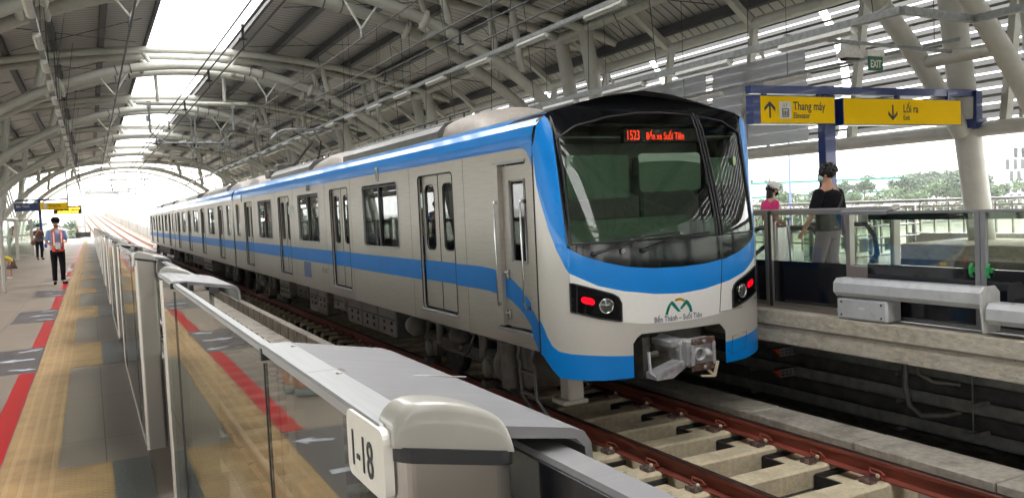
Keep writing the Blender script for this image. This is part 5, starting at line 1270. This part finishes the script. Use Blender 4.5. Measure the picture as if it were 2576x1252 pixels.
def person(name,label,loc,rz,h,P,top,bottom,shoe='clothblack',sleeve='short',hair='short',hs=1.,cap=None,mask=None,skirt=None,build=1.,headturn=0,fingers=True):
    J,s=pose(h,P); t=thing(name,label,'person',loc,rz); b=build*s
    R_=dict(pel=.105,wai=.10,che=.115,nkb=.07,nk=.048,shl=.055,ell=.038,wrl=.026,shr=.055,elr=.038,wrr=.026,hil=.082,knl=.055,anl=.036,tol=.030,hir=.082,knr=.055,anr=.036,tor=.030)
    R_={k:v*s for k,v in R_.items()}
    hd=J['hd']; N={k:(J[k],R_[k]) for k in R_}
    N['hc']=(hd,.078*s*hs); N['ht']=(hd+Vector((0,0,.065*s*hs)),.066*s*hs); N['ch']=(hd+Vector((math.sin(-headturn)*.03,-math.cos(headturn)*.035,-.06))*s,.052*s)
    E=[('pel','wai'),('wai','che'),('che','nkb'),('nkb','nk'),('nk','hc'),('hc','ht'),('hc','ch'),('nkb','shl'),('shl','ell'),('ell','wrl'),('nkb','shr'),('shr','elr'),('elr','wrr'),('pel','hil'),('hil','knl'),('knl','anl'),('anl','tol'),('pel','hir'),('hir','knr'),('knr','anr'),('anr','tor')]
    for sd in ('l','r'):   # palm and five fingers
        w=J['wr'+sd]; d=(w-J['el'+sd]).normalized(); side=d.cross(Vector((0,1,0))); side=side.normalized() if side.length>.1 else Vector((1,0,0)); 
        fw=side.cross(d).normalized()
        pm=w+d*.05*s; N['pm'+sd]=(pm,(.03*s,.016*s)); E.append(('wr'+sd,'pm'+sd))
        if fingers:
            for i in range(4):
                k=pm+fw*(.028-.018*i)*s+d*.035*s; e=k+d*(.055-.006*abs(i-1.2))*s+side*(-.012)*s
                N['f%d%s'%(i,sd)]=(k,.0095*s); N['g%d%s'%(i,sd)]=(e,.0075*s); E+= [('pm'+sd,'f%d%s'%(i,sd)),('f%d%s'%(i,sd),'g%d%s'%(i,sd))]
            k=w+d*.035*s+fw*.035*s; e=k+(d*.04+fw*.02)*s; N['t0'+sd]=(k,.011*s); N['t1'+sd]=(e,.009*s); E+= [('wr'+sd,'t0'+sd),('t0'+sd,'t1'+sd)]
    skin('body',N,E,'skin',t,'pel')
    # face
    f=Vector((math.sin(-headturn),-math.cos(headturn),0)); rt=Vector((math.cos(headturn),-math.sin(headturn)*-1,0)) if False else Vector((-f.y,f.x,0))
    if True:
        m=MB(); m.ell(hd+f*.088*s+Vector((0,0,.0)),(.012*s,.016*s,.022*s),8,6); m.build('nose','skin',t)
        for q in (-1,1):
            m=MB(); m.ell(hd+f*.078*s+rt*q*.030*s+Vector((0,0,.022*s)),(.012*s,.008*s,.007*s),8,6); m.build('eye','clothblack',t)
            m=MB(); m.ell(hd+rt*q*.082*s+Vector((0,0,-.0)),(.012*s,.02*s,.032*s),8,6); m.build('ear','skin',t)
        m=MB(); m.ell(hd+f*.072*s+Vector((0,0,-.055*s)),(.022*s,.010*s,.006*s),8,6); m.build('mouth',pmat('lip',(.3,.1,.08),.5),t)
    # clothes
    mid=lambda a,b,k: J[a].lerp(J[b],k)
    def loft(mb,rings,n=18):
        vs=[]
        for k,(c,rx,ry) in enumerate(rings):
            a=rings[max(k-1,0)][0]; b2=rings[min(k+1,len(rings)-1)][0]; T=(b2-a).normalized(); X=Vector((1,0,0)); Yv=T.cross(X).normalized()
            for q in range(n):
                an=2*PI*q/n; ex=1+.04*math.sin(5*an+k*2.1); vs.append(c+X*rx*math.cos(an)*ex+Yv*ry*math.sin(an)*ex)
        mb.add(vs,[(k*n+q,k*n+(q+1)%n,(k+1)*n+(q+1)%n,(k+1)*n+q) for k in range(len(rings)-1) for q in range(n)],0,True)
    B=build; shw=abs(J['shl'].x)
    hem=J['pel']+Vector((0,0,-.05*s)); up=(J['nkb']-J['che'])
    m=MB(); loft(m,[(hem,.150*s*B,.115*s*B),(J['pel'].lerp(J['wai'],.5),.148*s*B,.112*s*B),(J['wai'],.145*s*B,.108*s*B),(J['wai'].lerp(J['che'],.5),.155*s*B,.118*s*B),(J['che'],.168*s*B,.125*s*B),
        (J['che']+up*.55,max(shw+.015*s,.165*s*B),.112*s*B),(J['che']+up*.85,shw*.92,.090*s*B),(J['nkb'],shw*.62,.072*s),(J['nkb'].lerp(J['nk'],.45),.062*s,.058*s)])
    for sd in 'lr':
        a,e,w=J['sh'+sd],J['el'+sd],J['wr'+sd]
        m.ell(a+Vector((0,0,-.008*s)),(.066*s*B**.5,.064*s*B**.5,.064*s*B**.5),12,8)
        if sleeve=='short': m.tube([a,a.lerp(e,.35),a.lerp(e,.78)],[.064*s*B**.5,.062*s*B**.5,.060*s*B**.5],12)
        else: m.tube([a,a.lerp(e,.5),e,e.lerp(w,.5),e.lerp(w,.92)],[.064*s,.058*s,.052*s,.046*s,.042*s],12)
    m.build('shirt',top,t)
    if skirt:
        m=MB(); c=J['pel']; m.lathe(c,[(.10*s,.08*s),(.14*s,0),(.19*s,-.2*s),(.27*s,-.42*s),(.25*s,-.42*s)],18); m.build('skirt',skirt,t)
    else:
        m=MB(); cr=J['pel']+Vector((0,0,-.10*s)); loft(m,[(J['wai'],.128*s*B,.100*s*B),(J['pel'],.145*s*B,.112*s*B),(cr,.140*s*B,.110*s*B),(cr+Vector((0,0,-.05*s)),.10*s,.08*s)])
        for sd in 'lr':
            h,k,a=J['hi'+sd],J['kn'+sd],J['an'+sd]; kk=B**.5
            lo=.92 if name!='bare' else .3
            m.tube([h+Vector((0,0,.02*s)),h.lerp(k,.3),h.lerp(k,.7),k,k.lerp(a,.4),k.lerp(a,.8),k.lerp(a,.96)][:(4 if bottom=='shorts' else 7)],[.088*s*kk,.086*s*kk,.074*s*kk,.066*s*kk,.060*s*kk,.055*s*kk,.057*s*kk][:(4 if bottom=='shorts' else 7)],14)
        m.build('shorts' if bottom=='shorts' else 'trousers','clothblack' if bottom=='shorts' else bottom,t)
    for sd in 'lr':
        a,b_=J['an'+sd],J['to'+sd]; skin('shoe',{'h':(a+Vector((0,.02,-.045))*s,.045*s),'m':(a.lerp(b_,.5)+Vector((0,0,-.02*s)),.045*s),'t':(b_,.04*s)},[('h','m'),('m','t')],shoe,t,'m')
    if hair:
        m=MB(); c=hd+Vector((0,0,.055*s))-f*.022*s
        m.ell(c,(.094*s*hs,.100*s*hs,.088*s*hs),16,10)
        rnd=random.Random(5)
        for k in range(60):
            a=rnd.uniform(0,2*PI); e=rnd.uniform(-.25,1.2); p=Vector((math.cos(a)*math.cos(e),math.sin(a)*math.cos(e),math.sin(e))); 
            if p.dot(f)>.55 and p.z<.5: continue
            m.ell(c+Vector((p.x*.088,p.y*.094,p.z*.085))*s*hs,(.022*s*hs,.022*s*hs,.020*s*hs),6,4)
        if hair=='long':
            m.ell(hd-f*.07*s+Vector((0,0,-.06*s)),(.08*s,.05*s,.15*s),12,8); m.ell(hd-f*.06*s+rt*.05*s+Vector((0,0,-.14*s)),(.04*s,.04*s,.13*s),10,8)
        if hair=='bun': m.ell(c-f*.08*s+Vector((0,0,.05*s)),(.04*s,.04*s,.04*s),10,8)
        m.build('hair','hair',t)
    if cap:
        m=MB(); c=hd+Vector((0,0,.07*s)); m.lathe(c,[(.112*s,-.02*s),(.116*s,.02*s),(.102*s,.07*s),(.06*s,.105*s),(0,.112*s)],16)
        q=[]; 
        for i in range(9): a=-1+2*i/8; q.append(c+rt*a*.085*s+f*(.10+.075*math.cos(a*PI/2))*s+Vector((0,0,.0*s-.01*s*math.cos(a*1.5))))
        q2=[c+rt*(-1+2*i/8)*.08*s+f*.05*s+Vector((0,0,.01*s)) for i in range(9)]
        m.add(q+q2,[(i,i+1,9+i+1,9+i) for i in range(8)]); m.add([p+Vector((0,0,.008*s)) for p in q+q2],[(i,i+1,9+i+1,9+i) for i in range(8)]); m.build('cap',cap,t)
    if mask:
        m=MB(); m.ell(hd+f*.045*s+Vector((0,0,-.035*s)),(.066*s,.056*s,.045*s),12,8); m.build('face_mask',mask,t)
    return t,J,s
# security guard
t,J,s=person('person','guard in black cap, blue shirt and orange vest on the near platform',(-.76,23.7,FL),R(12),1.60,
  dict(ell=(.24,.02,1.14),wrl=(.14,-.20,1.12),elr=(-.24,.02,1.13),wrr=(-.05,-.22,.98),tol=(.16,-.12,.035),tor=(-.13,-.12,.035)),'shirtblue','clothblack',cap='clothblack',build=1.12)
m=MB()
for q in (-1,1): m.grid(lambda u,v,q=q: Vector((q*(.05+.085*u), -.128-.02*math.sin(PI*v)+.035*u, .90+.52*v))*s,4,8); m.grid(lambda u,v,q=q: Vector((q*(.02+.13*u), .145-.02*u, .90+.52*v))*s,4,8)
m.lathe(Vector((0,0,0)),[(.156*s,.88*s),(.158*s,1.0*s)],20)
for v_ in range(len(m.v)): pass
m.build('vest','orange',t)
m=MB()
for q in (-1,1): m.grid(lambda u,v,q=q: Vector((q*(.075+.03*u), -.146-.02*math.sin(PI*v)+.03*u, .99+.40*v))*s,3,8)
m.build('reflective_strip','reflect',t)
m=MB(); m.box(-.09*s,.03*s,-.30*s,-.285*s,.94*s,1.12*s); m.build('paper','signwhite',t)
m=MB(); m.box(-.10*s,-.02*s,-.29*s,-.23*s,.90*s,.98*s,b=.01); m.build('radio','clothblack',t)
# woman with mask
t,J,s=person('person','woman in a dark top with brown bag and pale mask, far down the near platform',(-2.08,43,FL),R(20),1.55,
  dict(elr=(-.20,-.02,1.16),wrr=(-.05,-.14,1.40),ell=(.24,.03,1.14),wrl=(.28,-.02,.90),tol=(.15,-.12,.035),knl=(.08,-.1,.5)),'brown','clothblack',hair='bun',mask='maskblue')
m=MB(); m.ell(Vector((-.26,-.02,.86))*s,(.13*s,.07*s,.13*s),12,8); m.tube([Vector((-.28,0,.95))*s,Vector((-.2,0,1.42))*s],.012*s,5); m.build('shoulder_bag','bag',t)
m=MB(); m.box(.24*s,.36*s,-.05*s,.03*s,.58*s,.78*s,b=.02); m.tube([Vector((.29,-.01,.78))*s,Vector((.29,-.02,.86))*s],.006,5); m.build('blue_pouch','bluebag',t)
# child bending
t,J,s=person('person','small child in a yellow top and dark skirt bending over on the near platform',(-2.15,28.3,FL),R(-70),.95,
  dict(pel=(0,.10,.92),wai=(0,-.02,1.03),che=(0,-.22,1.08),nkb=(0,-.38,1.10),nk=(0,-.44,1.10),hd=(0,-.55,1.13),shl=(.165,-.34,1.05),shr=(-.165,-.34,1.05),ell=(.2,-.48,.86),wrl=(.16,-.66,.72),elr=(-.2,-.48,.86),wrr=(-.16,-.66,.72)),'yellowcloth','brown',shoe='clothwhite',sleeve='long',skirt='brown',fingers=False)
t,J,s=person('person','crouching figure in black beside the child at the left edge',(-2.55,28.6,FL),R(-60),1.2,
  dict(pel=(0,.10,.50),wai=(0,.0,.65),che=(0,-.12,.85),nkb=(0,-.2,1.0),nk=(0,-.22,1.06),hd=(0,-.25,1.18),shl=(.165,-.18,.96),shr=(-.165,-.18,.96),ell=(.2,-.32,.76),wrl=(.16,-.5,.7),elr=(-.2,-.32,.76),wrr=(-.16,-.5,.7),hil=(.1,.05,.47),hir=(-.1,.05,.47),knl=(.14,-.3,.52),knr=(-.14,-.3,.52),anl=(.12,-.12,.09),anr=(-.12,-.12,.09),tol=(.12,-.26,.035),tor=(-.12,-.26,.035)),'clothblack','brown',fingers=False)
# man in black walking away
t,J,s=person('person','man in a black t-shirt and grey trousers walking away behind the far platform gates',(8.62,7.95,FL),R(193),1.76,
  dict(ell=(.31,-.02,1.12),wrl=(.42,-.08,.93),elr=(-.32,.0,1.10),wrr=(-.40,-.03,.90),shl=(.215,.01,1.37),shr=(-.215,.01,1.37),nkb=(0,.01,1.41),hd=(0,-.02,1.60),knl=(.09,-.10,.50),anl=(.09,-.02,.09),tol=(.09,-.18,.035),anr=(-.09,.16,.12),tor=(-.09,.02,.035)),'clothblack','trousergrey',shoe='clothwhite',build=1.28,mask='maskblue',headturn=-.5,hs=1.16)
t.scale=(1.05,1.0,.99)
m=MB(); m.tube([Vector((-.17,-.03,1.46))*s,Vector((-.05,.165,1.30))*s,Vector((.15,.17,1.05))*s],.014*s,5); m.build('strap','black',t)
# woman in cap with phone
t,J,s=person('person','woman in white cap, black mask and pink shirt holding a phone',(9.60,10.0,FL),R(78),1.56,
  dict(ell=(.20,.03,1.12),wrl=(.12,-.28,1.06),elr=(-.20,.05,1.12),wrr=(-.14,-.22,1.0),hd=(0,-.05,1.60)),'pink','clothwhite',hair='long',cap='clothwhite',mask='clothblack')
m=MB(); m.box(.08*s,.15*s,-.46*s,-.36*s,1.09*s,1.11*s); m.build('phone','black',t)
# person in clogs beside the viewpoint (seen mirrored in the gate glass)
t,J,s=person('person','person in dark shorts and grey green clogs, seen mirrored in the near gate glass',(-.93,6.7,FL),R(-85),1.68,
  dict(tol=(.10,-.15,.035),tor=(-.10,-.10,.035),anr=(-.09,.10,.09)),'clothblack','shorts',shoe='clog')
# =====================================================================  HAZE
hz=MB(); hz.box(-1450,2450,-190,2900,-17,40)
h=hz.build('haze','gasket'); h['kind']='stuff'; h['label']='thin pale humid haze filling the air'; h['category']='haze'
hm=bpy.data.materials.new('haze volume'); hm.use_nodes=True; t=hm.node_tree; t.nodes.clear(); o_=t.nodes.new('ShaderNodeOutputMaterial'); v=t.nodes.new('ShaderNodeVolumePrincipled')
v.inputs['Density'].default_value=.0002; v.inputs['Color'].default_value=(.9,.93,.95,1); v.inputs['Anisotropy'].default_value=0
t.links.new(v.outputs[0],o_.inputs['Volume']); h.data.materials.clear(); h.data.materials.append(hm)
